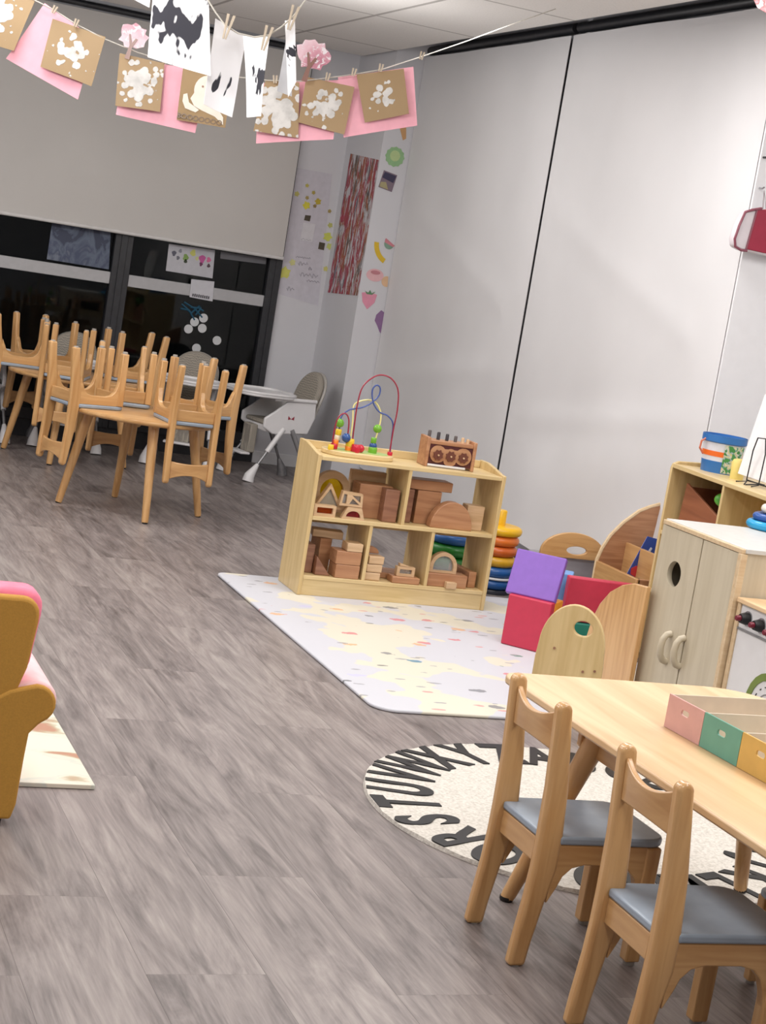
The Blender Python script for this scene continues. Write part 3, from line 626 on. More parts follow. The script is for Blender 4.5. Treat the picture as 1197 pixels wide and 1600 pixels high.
# hammer bench
t = empty('hammer_bench', (3.178, 7.27, .6440), math.radians(-3), 'wooden hammering bench with gear cut-outs and dark pegs on top of the low shelf', 'toy')
obj('end_panel', G().box(-.122, -.106, -.055, .055, 0, .135), 'block', t, bev=.003); obj('end_panel', G().box(.106, .122, -.055, .055, 0, .135), 'block', t, bev=.003)
obj('peg_board', G().box(-.106, .106, -.05, .05, .105, .122), 'block', t, bev=.002)
obj('front_panel', G().box(-.106, .106, -.046, -.038, .012, .105), col('maroon', (84, 36, 36), .5), t)
f = obj('gear_frame', G().plate([arc(-.062, .062, .040, 40, 320, 14)+arc(0, .052, .040, 230, 310, 6)+arc(.062, .062, .040, 220, 500, 14)+arc(0, .062, .030, 60, 120, 4)], .006, TR(0, -.050, 0) @ XZ), 'block', t, bev=.001)
for x in (-.062, 0, .062):
    w = obj('gear', G().plate([[(x+(.026 if i % 2 else .020)*math.cos(i*math.pi/8), .058+(.026 if i % 2 else .020)*math.sin(i*math.pi/8)) for i in range(16)]], .006, TR(0, -.0565, 0) @ XZ), col('gear_brown', (104, 58, 44), .5), t)
    obj('hub', G().lathe([(.004, 0), (.004, .006)], 10, TR(x, -.059, .058) @ Matrix.Rotation(math.pi/2, 4, 'X')), 'block_pale', w)
obj('bar', G().box(-.106, .08, -.056, -.048, .004, .014), 'white_plastic', t, bev=.002)
for i, (x, c) in enumerate(((-.10, 'block_dark'), (-.055, 'black'), (-.012, 'black'), (.03, 'black'), (.066, 'block_pale'), (.092, 'block_pale'))):
    m_ = [col('peg_grey', (86, 78, 76)), col('peg_dark', (52, 46, 50)), col('peg_dark', (52, 46, 50)), col('peg_grey', (86, 78, 76)), 'block_pale', 'block_pale'][i]
    obj('peg', G().lathe([(.008, .10), (.008, .158-.004*i), (.006, .162-.004*i)], 12, TR(x, .0, 0)), m_, t)
# ================================================================ MAT, RUG, BOARD
MX0, MX1, MY0, MY1 = 2.235, 3.82, 5.345, 7.50
o = obj('play_mat', G().prism(arc(MX1-.07, MY1-.07, .07, 0, 90)+arc(MX0+.05, MY1-.05, .05, 90, 180)+arc(MX0+.09, MY0+.09, .09, 180, 270)+arc(MX1-.07, MY0+.07, .07, 270, 360), .001, .013, 'xy'), ['mat', 'white'], None, bev=.004)
tag(o, 'large pale play mat with cream patches and small printed pictures under the low shelf', 'play mat')
RC = (2.535, 4.325); RR = .672
t = empty('alphabet_rug', (*RC, 0), 0, 'round cream rug with black alphabet letters around its edge', 'rug')
g = G(); nr, na = 16, 120; vs = [(0, 0, .012)]
for j in range(1, nr+1):
    for i in range(na):
        a = 2*math.pi*i/na; r = RR*j/nr*(1+(.004*random.uniform(-1, 1) if j == nr else 0)); vs.append((r*math.cos(a), r*math.sin(a), .012+random.uniform(-.0012, .0012)))
for i in range(na): a = 2*math.pi*i/na; vs.append(((RR+.002)*math.cos(a), (RR+.002)*math.sin(a), .0005))
fs = [(0, 1+i, 1+(i+1) % na) for i in range(na)]
for j in range(nr):
    for i in range(na): k = (i+1) % na; fs.append((1+j*na+i, 1+(j+1)*na+i, 1+(j+1)*na+k, 1+j*na+k))
fs.append([1+nr*na+i for i in range(na)][::-1])
g.add(vs, fs); obj('pile', g, 'rug', t)
A0 = math.radians(79)
import string as _s
for i, ch in enumerate(_s.ascii_uppercase):
    a = A0-i*2*math.pi/26*1.0
    r = RR-.115
    T = TR(r*math.cos(a), r*math.sin(a), .0135) @ Matrix.Rotation(a-math.pi/2, 4, 'Z') @ Matrix.Diagonal((.60, 1, 1, 1))
    o = obj('letter', G().text(ch, .27, .004, T), 'black', t, smooth=False)
t = obj('floor_tile', G().box(-.55, 0, 0, .72, .001, .014), [mat_streak('marble_print', (218, 212, 194), [(196, 200, 188), (216, 210, 192), (180, 168, 140), (176, 130, 106)], 3.3, (2.4, 5, 1), .52)], None, bev=.002)
t.location = (1.069, 4.405, 0); tag(t, 'cream marble-print board lying on the floor beside the pink and mustard armchair', 'board')
# ================================================================ ARMCHAIR (seen from behind, cut by the left edge)
t = empty('kids_armchair', (.533, 4.11, 0), 0, 'child armchair with mustard back panel and pink front at the left edge', 'armchair')
bk = [(-.175, .05), (.20, .05), (.235, .06)]
back = [(-.235, .345)]+[(-.28, .5), (-.275, .57)]+arc(-.215, .565, .045, 180, 90, 4)+arc(.225, .555, .04, 90, 0, 5)+[(.268, .52), (.255, .42), (.235, .345), (.20, .335)]
back = [(-.20, .30), (-.235, .345), (-.258, .42), (-.268, .55)]+arc(-.225, .56, .043, 180, 90, 5)+arc(.225, .56, .043, 90, 0, 5)+[(.268, .54), (.256, .42), (.235, .35), (.20, .30)]
obj('back_panel', G().prism(back[::-1], -.006, .03, 'xz'), 'mustard', t, bev=.010, bevseg=3)
obj('backrest', G().prism([(x*1.045, .3+(z-.3)*1.045) for x, z in back][::-1], .028, .12, 'xz'), 'pink_fab', t, bev=.018, bevseg=4)
for s in (1, -1):
    arm = [(.10, .02), (.262, .02), (.272, .06), (.276, .18), (.280, .25), (.300, .275)]+arc(.285, .328, .052, -65, 90, 8)+[(.22, .362), (.17, .33), (.12, .25)]
    arm = [(x*s, z) for x, z in arm]
    if s > 0: arm = arm[::-1]
    a = obj('arm_rear', G().prism(arm, -.012, .01, 'xz'), 'mustard', t, bev=.008, bevseg=3)
    a = obj('armrest', G().prism([(x+s*.005, z+.004) for x, z in arm], .008, .38, 'xz'), 'palepink', t, bev=.01, bevseg=3)
obj('rear_panel', G().box(-.2, .2, -.008, .012, .04, .34), 'mustard', t, bev=.006)
obj('seat_cushion', G().box(-.15, .15, .12, .40, .10, .22), 'pink_fab', t, bev=.02, bevseg=3)
for x, y in ((.225, .02), (-.225, .02), (.225, .35), (-.225, .35)):
    obj('leg', G().lathe([(.02, 0), (.024, .03)], 12, TR(x, y, 0)), 'rubber', t)
t.scale = (1, 1, .962)
# ================================================================ HIGH CHAIRS
def make_highchair(label, group):
    t = empty('high_chair', (0, 0, 0), 0, label, 'high chair', group)
    for s in (-1, 1):
        for (fx, tx, mt) in ((.24, .02, 'white_plastic'), (-.22, -.04, 'grey_metal')):
            a = Vector((tx, s*.17, .36)); b = Vector((fx, s*.205, .03)); mid = a.lerp(b, .48)
            l = obj('leg', G().tube([a, mid], .017, 12), 'white_plastic' if fx > 0 else 'grey_metal', t)
            obj('lower_tube', G().tube([mid, a.lerp(b, .8)], .0095, 10), 'grey_metal', l)
            obj('foot', G().tube([a.lerp(b, .74), a.lerp(b, .97), b-Vector((0, 0, .028))], [.012, .034, .038], 16), 'white_plastic' if fx > 0 else 'grey_metal', l)
    # seat shell
    ol = [(-.16, .34), (.10, .32), (.17, .36), (.17, .42), (.10, .47), (.02, .54), (-.19, .56), (-.20, .45)]
    for s in (-1, 1): obj('side_shell', G().prism(ol[::-1], s*.165-.012, s*.165+.012, 'xz'), 'white_plastic', t, bev=.008, bevseg=3)
    obj('seat_base', G().box(-.16, .15, -.155, .155, .33, .37), 'white_plastic', t, bev=.01)
    obj('seat_pad', G().box(-.15, .15, -.145, .145, .37, .40), 'fabric', t, bev=.012, bevseg=3)
    # padded reclined back
    g = G(); outline = [(-.145, .38), (.145, .38), (.155, .55)]+arc(0, .60, .155, 0, 180, 14, .145)+[(-.155, .55)]
    T = TR(-.15, 0, .0) @ Matrix(((1, 0, -.28, .38*.28), (0, 1, 0, 0), (0, 0, 1, 0), (0, 0, 0, 1)))
    g.prism(outline, -.025, .02, 'yz', T); obj('backrest', g, 'fabric', t, bev=.018, bevseg=3)
    obj('back_shell', G().prism([(y*1.03, .36+(z-.36)*1.0) for y, z in outline], -.045, -.024, 'yz', T), col('shell_grey', (168, 164, 158)), t, bev=.01)
    # armrest rim and tray
    g = G(); g.tube([(-.19, -.175, .56), (.06, -.185, .555), (.12, -.18, .55)], .013, 10); g.tube([(-.19, .175, .56), (.06, .185, .555), (.12, .18, .55)], .013, 10); obj('armrest', g, 'white_plastic', t)
    tr = obj('tray', G().prism(rrect(-.06, .34, -.22, .22, .12, 8), .555, .572, 'xy'), 'white_plastic', t, bev=.006)
    obj('tray_rim', G().tube([(x, y, .578) for x, y in rrect(-.055, .335, -.215, .215, .12, 8)], .010, 8, True), 'white_plastic', tr)
    ft = obj('footrest', G().box(.20, .27, -.10, .10, .16, .175), 'white_plastic', t, bev=.005)
    obj('footrest_arm', G().box(.15, .20, -.06, .06, .17, .36, Matrix(((1, 0, 0, 0), (0, 1, 0, 0), (0, 0, 1, 0), (0, 0, 0, 1)))), 'fabric', t, bev=.008)
    return t
GH = 'high chairs by the window wall'
hc = make_highchair('white high chair with grey patterned back in the corner, wholly visible beside the low shelf', GH)
hc.location = (3.50, 10.90, 0); hc.rotation_euler = (0, 0, math.radians(190))
bw = G()
for k in (-1, 1): bw.prism([(0, -.010), (k*.022, -.016), (k*.022, .010)] if k > 0 else [(0, -.010), (k*.022, .010), (k*.022, -.016)], .1775, .1785, 'xz', TR(-.02, 0, .44))
dup(hc, (2.95, 11.12, 0), (0, 0, math.radians(250)), 'white high chair whose broad grey back rises behind the front table, below the white dots', GH)
dup(hc, (2.22, 11.40, 0), (0, 0, math.radians(262)), 'white high chair mostly hidden by the rear table chairs, only its grey back top showing', GH)
dup(hc, (1.60, 11.40, 0), (0, 0, math.radians(268)), 'white high chair cut by the left edge of the photo', GH)
obj('bow_motif', bw, col('bow_red', (150, 40, 60)), hc, smooth=False)
# ================================================================ PAPERS ON STRINGS
def sheet(name, q, d, mt, label=None, cat='paper', group=None, curl=.004, parent=None, th=.0012, jag=0, seed=0, dd=(0, 0, 0, 0)):
    P = [deep(p[0], p[1], d+e) for p, e in zip(q, dd)]; c = sum(P, Vector())/4
    ex = (P[1]-P[0]+P[2]-P[3]).normalized(); ez = (P[0]-P[3]+P[1]-P[2]); ez = (ez-ex*ez.dot(ex)).normalized(); ey = ez.cross(ex)
    Mx = Matrix(((ex.x, ey.x, ez.x, c.x), (ex.y, ey.y, ez.y, c.y), (ex.z, ey.z, ez.z, c.z), (0, 0, 0, 1))); Mi = Mx.inverted()
    n = 10; g = G(); vs = []; rnd = random.Random(seed)
    for s in (0, 1):
        for j in range(n+1):
            for i in range(n+1):
                u, v = i/n, j/n; p = (P[0]*(1-u)+P[1]*u)*(1-v)+(P[3]*(1-u)+P[2]*u)*v
                p = Mi @ p; p.y += curl*math.sin(u*3.1+seed)*v+curl*.6*math.sin(v*4+seed*2)*(2*u-1)+s*th; vs.append(p)
    K = (n+1)**2; fs = []
    for j in range(n):
        for i in range(n): a = j*(n+1)+i; fs.append((a, a+n+1, a+n+2, a+1)); fs.append((K+a, K+a+1, K+a+n+2, K+a+n+1))
    ed = [i for i in range(n+1)]+[(j+1)*(n+1)-1 for j in range(1, n+1)]+[n*(n+1)+i for i in range(n-1, -1, -1)]+[j*(n+1) for j in range(n-1, 0, -1)]
    for a, b in zip(ed, ed[1:]+ed[:1]): fs.append((a, b, K+b, K+a))
    g.add(vs, fs); o = obj(name, g, mt); o.matrix_world = Mx
    if label: tag(o, label, cat, group)
    return o
BR_ = (160, 134, 98); WP = (214, 212, 208); D1 = 6.2
GP = 'pink papers pegged on the far string'; GBc = 'brown painted cards pegged on the far string'
sheet('pink_paper', [(70, 5), (150, 62), (122, 156), (9, 91)], D1+.02, 'pink_paper', 'pink sheet behind the second brown card from the left, tilted', 'paper', GP, seed=1)
sheet('pink_paper', [(196, 90), (326, 112), (305, 208), (181, 179)], D1+.02, 'pink_paper', 'pink sheet behind the ghost card and the card left of it', 'paper', GP, seed=2)
sheet('pink_paper', [(405, 130), (530, 125), (521, 218), (400, 224)], D1+.02, 'pink_paper', 'pink sheet under the two cards right of the white papers', 'paper', GP, seed=3)
sheet('pink_paper', [(528, 121), (646, 104), (652, 196), (537, 215)], D1+.02, 'pink_paper', 'rightmost pink sheet on the string, behind the last brown card', 'paper', GP, seed=4)
def card(q, label, seed, thr=.55, rad=.1, sc=9, d=D1): return sheet('painted_card', q, d, blobs('card_%d' % seed, BR_, WP, sc, thr, rad, seed), label, 'painted card', GBc, seed=seed)
card([(-45, -40), (60, -12), (22, 80), (-75, 50)], 'brown card with white paint in the top left corner of the photo', 1, .75)
card([(82, 29), (165, 58), (143, 135), (63, 104)], 'brown card with white daubed paint, second from the left, tilted on pink', 2, .42, .12)
card([(187, 83), (257, 99), (250, 175), (180, 165)], 'brown card with white dabbed paint below the left paper tree', 3, .55, .12)
gc = sheet('painted_card', [(286, 106), (362, 122), (352, 200), (276, 187)], D1, col('card_brown', BR_, .8), 'brown card with a swirling white ghost painting and BOO lettering', 'painted card', GBc, seed=9)
gh = G()
gh.plate([arc(.005, .030, .046, -20, 200, 16, .052)+[(-.048, -.01), (-.030, -.034), (.0, -.045), (.05, -.058), (.085, -.082), (.080, -.055), (.055, -.028), (.052, .0)]], .002, TR(0, -.003, 0) @ XZ)
gh.plate([[(-.075, .0), (-.062, .006), (-.050, -.025), (-.01, -.045), (-.02, -.056), (-.060, -.048), (-.074, -.025)]], .002, TR(0, -.0035, 0) @ XZ)
obj('ghost_paint', gh, col('ghost_white', (226, 220, 206), .5), gc)
e = G(); e.plate([arc(-.012, .040, .004, 0, 330, 8)], .002, TR(0, -.0045, 0) @ XZ); e.plate([arc(.020, .044, .004, 0, 330, 8)], .002, TR(0, -.0045, 0) @ XZ); obj('eyes', e, 'block_dark', gc)
obj('lettering', G().text('BOOOOOOO', .026, .0015, TR(-.002, -.0035, -.078) @ XZ), col('letter_brown', (112, 88, 60)), gc, smooth=False)
card([(415, 124), (468, 129), (466, 215), (396, 205)], 'brown card with scattered white paint just right of the white papers', 5, .62, .14)
card([(479, 120), (554, 136), (538, 210), (466, 191)], 'brown card with ring-like white prints, second from the right', 6, .5, .11)
card([(557, 117), (631, 107), (639, 178), (570, 191)], 'rightmost brown card with two white paint strokes', 7, .30, .09)
# paper trees
def paper_tree(px, py, s, d, label):
    c = deep(px, py, d); t = empty('paper_tree', c, 0, label, 'paper tree', 'pink paper trees'); t.rotation_euler = (0, math.radians(9), -YAW); rnd = random.Random(int(px))
    crown = []
    for i in range(22): a = 2*math.pi*i/22; r = s*rnd.uniform(.36, .52); crown.append((r*math.cos(a), .10*s+.85*r*math.sin(a)))
    obj('crown', G().plate([crown], .002, XZ), mat_layers('blossom_%d' % px, (226, 218, 222), [(206, 150, 164), (180, 110, 130), (206, 150, 164), (226, 196, 204)], px*.1, (60, 60, 60), .42), t)
    obj('trunk', G().plate([[(-.09*s, -.62*s), (.07*s, -.62*s), (.04*s, -.25*s), (.14*s, .05*s), (.08*s, .06*s), (.0, -.12*s), (-.12*s, .14*s), (-.16*s, .12*s), (-.05*s, -.2*s)]], .002, TR(0, -.003, 0) @ XZ), col('trunk_brown', (134, 96, 84)), t)
paper_tree(208, 62, .115, D1-.02, 'small crinkled pink and white paper tree above the left brown card'); paper_tree(487, 92, .135, D1-.04, 'pink blossom paper tree hanging right of the white papers')
# near string with white ink papers
D2 = 5.3; GW = 'white papers with black ink on the near string'
def ink(q, label, seed, centre, rad, thr=.44, sc=(22, 22, 8), d=D2, **k): return sheet('ink_paper', q, d, mat_ink('ink_%d' % seed, seed, sc, rad, thr, centre), label, 'paper', GW, seed=seed, **k)
ink([(196, -50), (240, -50), (233, 11), (205, -2)], 'small white paper corner at the top edge, left of the large ink paper', 11, (1, 1, 1), .05)
ink([(242, -40), (325, -40), (329, 118), (231, 90)], 'largest white paper with bold black ink blots', 12, (.01, 0, -.02), .12, .27, (20, 20, 9), curl=.008)
ink([(336, 29), (386, 58), (361, 184), (320, 162)], 'white paper with a few black ink strokes below, pegged left of centre', 13, (.0, 0, -.06), .05, .32, (30, 30, 10), d=D2+.03, curl=.008, dd=(0, .05, .05, 0))
ink([(380, 56), (421, 57), (409, 182), (384, 183)], 'narrow white paper with vertical black marks, third from the left', 14, (.012, 0, -.0), .06, .30, (40, 40, 12), curl=.006, dd=(.05, 0, 0, .05))
ink([(445, 32), (461, 31), (463, 128), (450, 152)], 'narrow twisted white paper at the right end of the near string', 15, (.006, 0, 0), .04, .36, (50, 50, 14), curl=.004)
sheet('ink_paper', [(447, 62), (456, 62), (456, 150), (433, 143)], D2+.03, col('paper_grey', (196, 197, 200)), 'greyish back flap hanging behind the narrow twisted paper', 'paper', GW, seed=5)
def cord(name, pts, r, label, d=None):
    P = [deep(*p) if len(p) == 3 else Vector(p) for p in pts]; o = obj(name, G().tube(P, r, 6), 'string'); return tag(o, label, 'string')
cord('paper_string', [(-40, -60, D1), (30, -12, D1), (85, 16, D1), (119, 38, D1), (166, 62, D1), (215, 82, D1), (285, 104, D1), (350, 118, D1), (420, 126, D1), (470, 127, D1), (512, 122, D1), (555, 116, D1), (595, 109, D1), (660, 88, D1+.2), (730, 64, D1+.8), (800, 38, D1+1.6), (868, 14, 8.35)], .0022, 'thin far string carrying the brown cards, rising to the ceiling on the right')
cord('paper_string', [(-60, -200, D2-.9), (240, -90, D2-.1), (320, -8, D2-.01), (336, 18, D2-.01), (352, 40, D2-.01), (372, 52, D2-.01), (398, 58, D2-.01), (420, 55, D2-.01), (440, 42, D2-.01), (458, 26, D2-.01), (482, -6, D2), (560, -120, D2+.2)], .0028, 'near string sagging between the white ink papers')
def peg(px, py, d, s, rot, label, grp):
    c = deep(px, py, d-.012); t = empty('clothes_peg', c, 0, label, 'clothes peg', grp, rot=(0, math.radians(rot), -YAW))
    for k in (-1, 1): obj('prong', G().prism([(k*.001, -.5*s), (k*.006, -.5*s), (k*(.006+.10*s), .5*s), (k*(.001+.06*s), .5*s)][::k], -.004, .004, 'xz'), 'peg', t)
for a, b, r, wh in [(85, 15, 20, 'holding the leftmost pink sheet'), (119, 36, 12, 'on the second brown card from the left'), (258, 93, 5, 'between the left paper tree and the ghost card'), (430, 124, -8, 'on the card just right of the white papers'), (512, 120, 5, 'on the second brown card from the right'), (553, 113, 5, 'holding the left corner of the rightmost pink sheet'), (595, 106, 5, 'on the middle of the rightmost brown card'), (659, 87, 9, 'standing alone on the string right of the last card')]:
    peg(a, b, D1, .028, r, 'small wooden peg '+wh, 'pegs on the far string')
for a, b, s, wh in ((356, 42, .075, 'left'), (416, 60, .075, 'middle'), (457, 28, .075, 'right')): peg(a, b, D2-.01, s, 9, wh+' one of three large V-shaped pegs clipping the white papers', 'pegs on the near string')
t = sheet('pink_craft', [(1158, -40), (1240, -30), (1232, 38), (1184, 12)], 5.0, mat_streak('craft', (226, 196, 200), [(150, 80, 80), (206, 150, 156)], 2, (12, 12, 12), .5), 'pink and brown paper craft corner at the top right edge', 'paper craft')
c0 = deep(1200, -35, 5.0); c1 = c0.copy(); c1.z = CZ; tag(obj('paper_string', G().tube([c0, c1], .0015, 6), 'string'), 'short thread holding the pink craft at the top right', 'string')
# ================================================================ ON THE COLUMN AND WALL
def pt(px, py, ax_, v): return at(px, py, ax_, v)
def quad_on(name, q, ax_, v, mt, label=None, cat=None, group=None, parent=None, th=.0015):
    P = [at(p[0], p[1], ax_, v) for p in q]; c = sum(P, Vector())/4; n = Vector((0, -1, 0)) if ax_ == 'y' else Vector((-1, 0, 0)); g = G()
    g.add([p-c for p in P]+[p-c+n*th for p in P], [(0, 1, 2, 3), (7, 6, 5, 4), (0, 4, 5, 1), (1, 5, 6, 2), (2, 6, 7, 3), (3, 7, 4, 0)])
    o = obj(name, g, mt, parent, smooth=False); o.location = c-(parent.location if parent else Vector())
    if label: tag(o, label, cat, group)
    return o
quad_on('streak_painting', [(548, 240), (592, 250), (559, 462), (512, 457)], 'x', 3.949, mat_layers('streak_paint', (200, 198, 202), [(96, 108, 120), (120, 110, 112), (176, 60, 80), (150, 50, 66), (168, 96, 66), (112, 84, 60), (90, 88, 96)], 5.2, (10, 30, 7), .45), 'long narrow painting with red, brown and blue streaks on the column side', 'painting')
FY = 10.93; GS = 'fruit and vegetable stickers on the column'
def sticker(name, px, py, shapes, label, rot=0):
    c = at(px, py, 'y', FY-.0015); t = empty(name, c, 0, label, 'sticker', GS, rot=(0, math.radians(rot), 0))
    for nm, ol, cc, dz in shapes: obj(nm, G().plate([ol], .0012, TR(0, -.0005-dz, 0) @ XZ), col('st_%s_%s' % (name, nm), cc, .6), t, smooth=False)
sticker('carrot_sticker', 628, 208, [('root', [(-.03, .05), (.02, .06), (.035, -.03), (.015, -.045)], (206, 160, 110), 0)], 'orange-brown vegetable sticker high on the column, under the pink paper')
sticker('cabbage_sticker', 617, 245, [('leaves', [(.066*math.cos(a*.5236/2)*(1+.05*(-1)**a), .064*math.sin(a*.5236/2)*(1+.05*(-1)**a)) for a in range(24)], (150, 190, 140), 0), ('heart', arc(0, .006, .036, 0, 340, 14), (186, 208, 150), .001)], 'round green cabbage sticker on the column')
sticker('photo_print', 606, 283, [('print', [(-.05, -.058), (.05, -.058), (.05, .058), (-.05, .058)], (128, 112, 124), 0), ('dark_area', [(-.045, .01), (.04, .0), (.045, .05), (-.04, .05)], (62, 58, 84), .001), ('light_area', [(-.045, -.052), (.02, -.052), (-.01, -.01), (-.045, -.02)], (170, 160, 120), .001)], 'small square colour photo stuck on the column below the cabbage', 10)
sticker('melon_sticker', 610, 378, [('flesh', arc(0, 0, .04, 150, 330, 12), (206, 130, 140), 0), ('rind', arc(-.006, -.014, .036, 170, 330, 10), (130, 160, 140), .001)], 'pink melon slice sticker at the column edge')
sticker('banana_sticker', 592, 398, [('fruit', arc(.10, .08, .145, 180, 245, 10)+arc(.10, .08, .112, 245, 180, 10), (220, 184, 50), 0)], 'yellow banana sticker on the column')
sticker('peach_sticker', 586, 430, [('fruit', arc(0, 0, .062, 0, 340, 18, .042), (226, 180, 184), 0), ('stone', arc(0, .018, .035, 0, 340, 12, .014), (196, 130, 138), .001)], 'pink peach sticker on the column between banana and strawberry')
sticker('orange_sticker', 604, 440, [('fruit', arc(0, 0, .036, 80, 290, 12), (222, 184, 146), 0)], 'pale orange sticker half hidden at the column edge')
sticker('strawberry_sticker', 576, 467, [('fruit', [(-.055, .035), (0, .045), (.055, .035), (.045, -.02), (.0, -.07), (-.04, -.025)], (226, 150, 172), 0), ('leaves', [(-.035, .05), (-.01, .04), (.0, .06), (.015, .04), (.04, .055), (.02, .03), (-.02, .03)], (96, 140, 100), .001)], 'pink strawberry sticker low on the column')
sticker('grape_sticker', 593, 502, [('berries', [(.0, .075), (.03, .06), (.03, -.085), (.012, -.07), (-.012, -.03), (-.035, .0), (-.03, .04)], (142, 108, 150), 0)], 'purple grapes sticker, lowest on the column')
pl = empty('leaf_print_poster', (0, 0, 0), 0, 'pale poster with yellow leaf prints and faint writing on the wall beside the window', 'poster')
pl['label'] = 'pale poster with yellow leaf prints and faint writing on the wall beside the window'
WF = WY-.0005
quad_on('paper_sheet', [(463, 262), (519, 272), (497, 478), (432, 458)], 'y', WF, col('lilac_paper', (204, 202, 210), .8), parent=pl)
for i, (px, py, s, c) in enumerate([(480, 290, 3, (190, 180, 90)), (464, 303, 4, (196, 190, 110)), (490, 301, 3, (176, 160, 80)), (480, 309, 3, (168, 150, 90)), (479, 321, 6, (214, 206, 70)), (497, 315, 5, (190, 170, 60)), (492, 322, 3, (150, 130, 80)), (515, 330, 3, (170, 150, 90)), (512, 370, 7, (206, 212, 100)), (515, 385, 5, (200, 206, 120)), (516, 352, 4, (190, 190, 110)), (457, 410, 5, (214, 214, 150)), (445, 426, 9, (212, 212, 110)), (509, 420, 4, (206, 200, 120))]):
    c_ = at(px, py, 'y', WF-.003); r = s/230
    obj('leaf_print', G().plate([[(r*(1+.25*math.sin(5*a+i))*math.cos(a), r*(1+.25*math.sin(5*a+i))*math.sin(a)) for a in [k*.5236 for k in range(12)]]], .001, TR(*c_) @ XZ), col('lp%d' % i, c, .7), pl, smooth=False)
quad_on('note_sheet', [(474, 348), (493, 350), (488, 378), (469, 375)], 'y', WF-.002, col('note', (216, 216, 220), .8), parent=pl)
quad_on('dark_photo', [(477, 336), (486, 337), (484, 346), (475, 344)], 'y', WF-.002, col('dkphoto', (80, 72, 56), .6), parent=pl)
quad_on('dark_photo', [(499, 378), (508, 380), (506, 391), (497, 389)], 'y', WF-.002, col('dkphoto', (80, 72, 56), .6), parent=pl)
def scrib(x0, y0, x1, y1, n, amp, nm):
    P = [at(x0+(x1-x0)*i/n, y0+(y1-y0)*i/n+amp*math.sin(i*1.9)*(1+.5*math.sin(i*.7)), 'y', WF-.003) for i in range(n+1)]
    obj(nm, G().tube(P, .0016, 4), col('pencil', (150, 148, 158), .8), pl)
scrib(462, 401, 485, 404, 20, 1.2, 'faint_writing'); scrib(466, 411, 481, 413, 10, 3, 'faint_writing'); scrib(482, 419, 487, 420, 5, 2.5, 'faint_writing'); scrib(468, 428, 497, 432, 16, 3, 'faint_writing'); scrib(479, 438, 499, 441, 14, 1.5, 'faint_writing'); scrib(448, 450, 460, 452, 8, 3, 'faint_writing'); scrib(470, 373, 486, 376, 10, 1.2, 'faint_writing')
# window pictures
GL_ = WY+.017
quad_on('blue_painting', [(81, 349), (173, 363), (170, 421), (73, 405)], 'y', GL_, mat_streak('blue_paint', (58, 64, 84), [(74, 84, 104), (96, 106, 124), (68, 76, 100), (110, 118, 132)], 7, (5, 5, 3), .40), 'blue-grey brushed painting stuck on the left dark window', 'painting')
p = quad_on('print_picture', [(264, 381), (336, 391), (332, 435), (259, 423)], 'y', GL_, col('pic_white', (190, 190, 196), .7), 'white picture with yellow, green and pink prints on the dark window', 'picture')
for i, (px, py, c, s) in enumerate([(272, 396, (96, 96, 110), 4), (278, 403, (110, 110, 120), 3), (290, 402, (130, 160, 90), 5), (290, 408, (60, 70, 50), 3), (302, 395, (200, 200, 110), 5), (308, 404, (200, 200, 140), 3), (316, 405, (190, 90, 150), 6), (314, 413, (110, 60, 90), 3), (326, 406, (206, 110, 150), 4), (326, 415, (80, 60, 70), 3), (282, 392, (140, 140, 150), 3)]):
    c_ = at(px, py, 'y', GL_-.003)-p.location; r = s/215
    obj('print_mark', G().plate([[(r*(.8+.25*math.sin(3*a+i))*math.cos(a), r*math.sin(a)) for a in [k*.5236 for k in range(12)]]], .001, TR(*c_) @ XZ), col('pm%d' % i, c, .7), p, smooth=False)
p = quad_on('window_notice', [(299, 436), (335, 440), (332, 471), (296, 464)], 'y', WY-.016, col('notice', (200, 200, 206), .7), 'small white notice with a line of dark text over the window crossbar', 'notice')
c_ = at(314, 463, 'y', WY-.0185)-p.location
g = G()
for k in range(9): g.plate([[(-.062+.014*k, -.010), (-.052+.014*k, -.010), (-.052+.014*k, .009+.003*(k % 2)), (-.062+.014*k, .009)]], .001, TR(*c_) @ Matrix.Rotation(math.radians(1), 4, 'Y') @ XZ)
obj('dark_text', g, col('txt', (84, 82, 88)), p, smooth=False)
quad_on('painted_reflection', [(345, 393), (416, 403), (415, 413), (344, 404)], 'y', GL_, col('reflection_grey', (110, 110, 114), .7), 'dull grey reflection painted as a strip under the blind on the dark window', 'notice')  # reflection in the glass, painted as a flat grey strip
for i, (px, py) in enumerate([(294.5, 514), (304, 503), (318, 497), (316, 513), (339, 532), (307, 544)]):
    c_ = at(px, py, 'y', GL_-.001); o = obj('round_sticker', G().plate([arc(0, 0, .031, 0, 350, 20)], .002, XZ), col('dot_white', (206, 208, 210), .6), smooth=False); o.location = c_
    tag(o, 'white round paper dot on the dark window, '+['leftmost of the cluster of four', 'upper left of the cluster of four', 'topmost of the cluster of four', 'lower right of the cluster of four', 'on its own at the right', 'lowest, just above the high chair back'][i], 'sticker', 'white dots on the window')
g = G()
for a, b, c_, d_ in ((284, 475, 304, 500), (288, 472, 316, 496), (298, 480, 318, 486), (300, 488, 312, 478), (282, 482, 300, 490), (306, 492, 314, 480)):
    g.tube([at(a, b, 'y', GL_-.001), at((a+c_)/2+2, (b+d_)/2-2, 'y', GL_-.001), at(c_, d_, 'y', GL_-.001)], .006, 5)
tag(obj('teal_scribble', g, col('teal', (30, 84, 110), .5)), 'teal paint scribble on the dark window above the white dots', 'window painting')
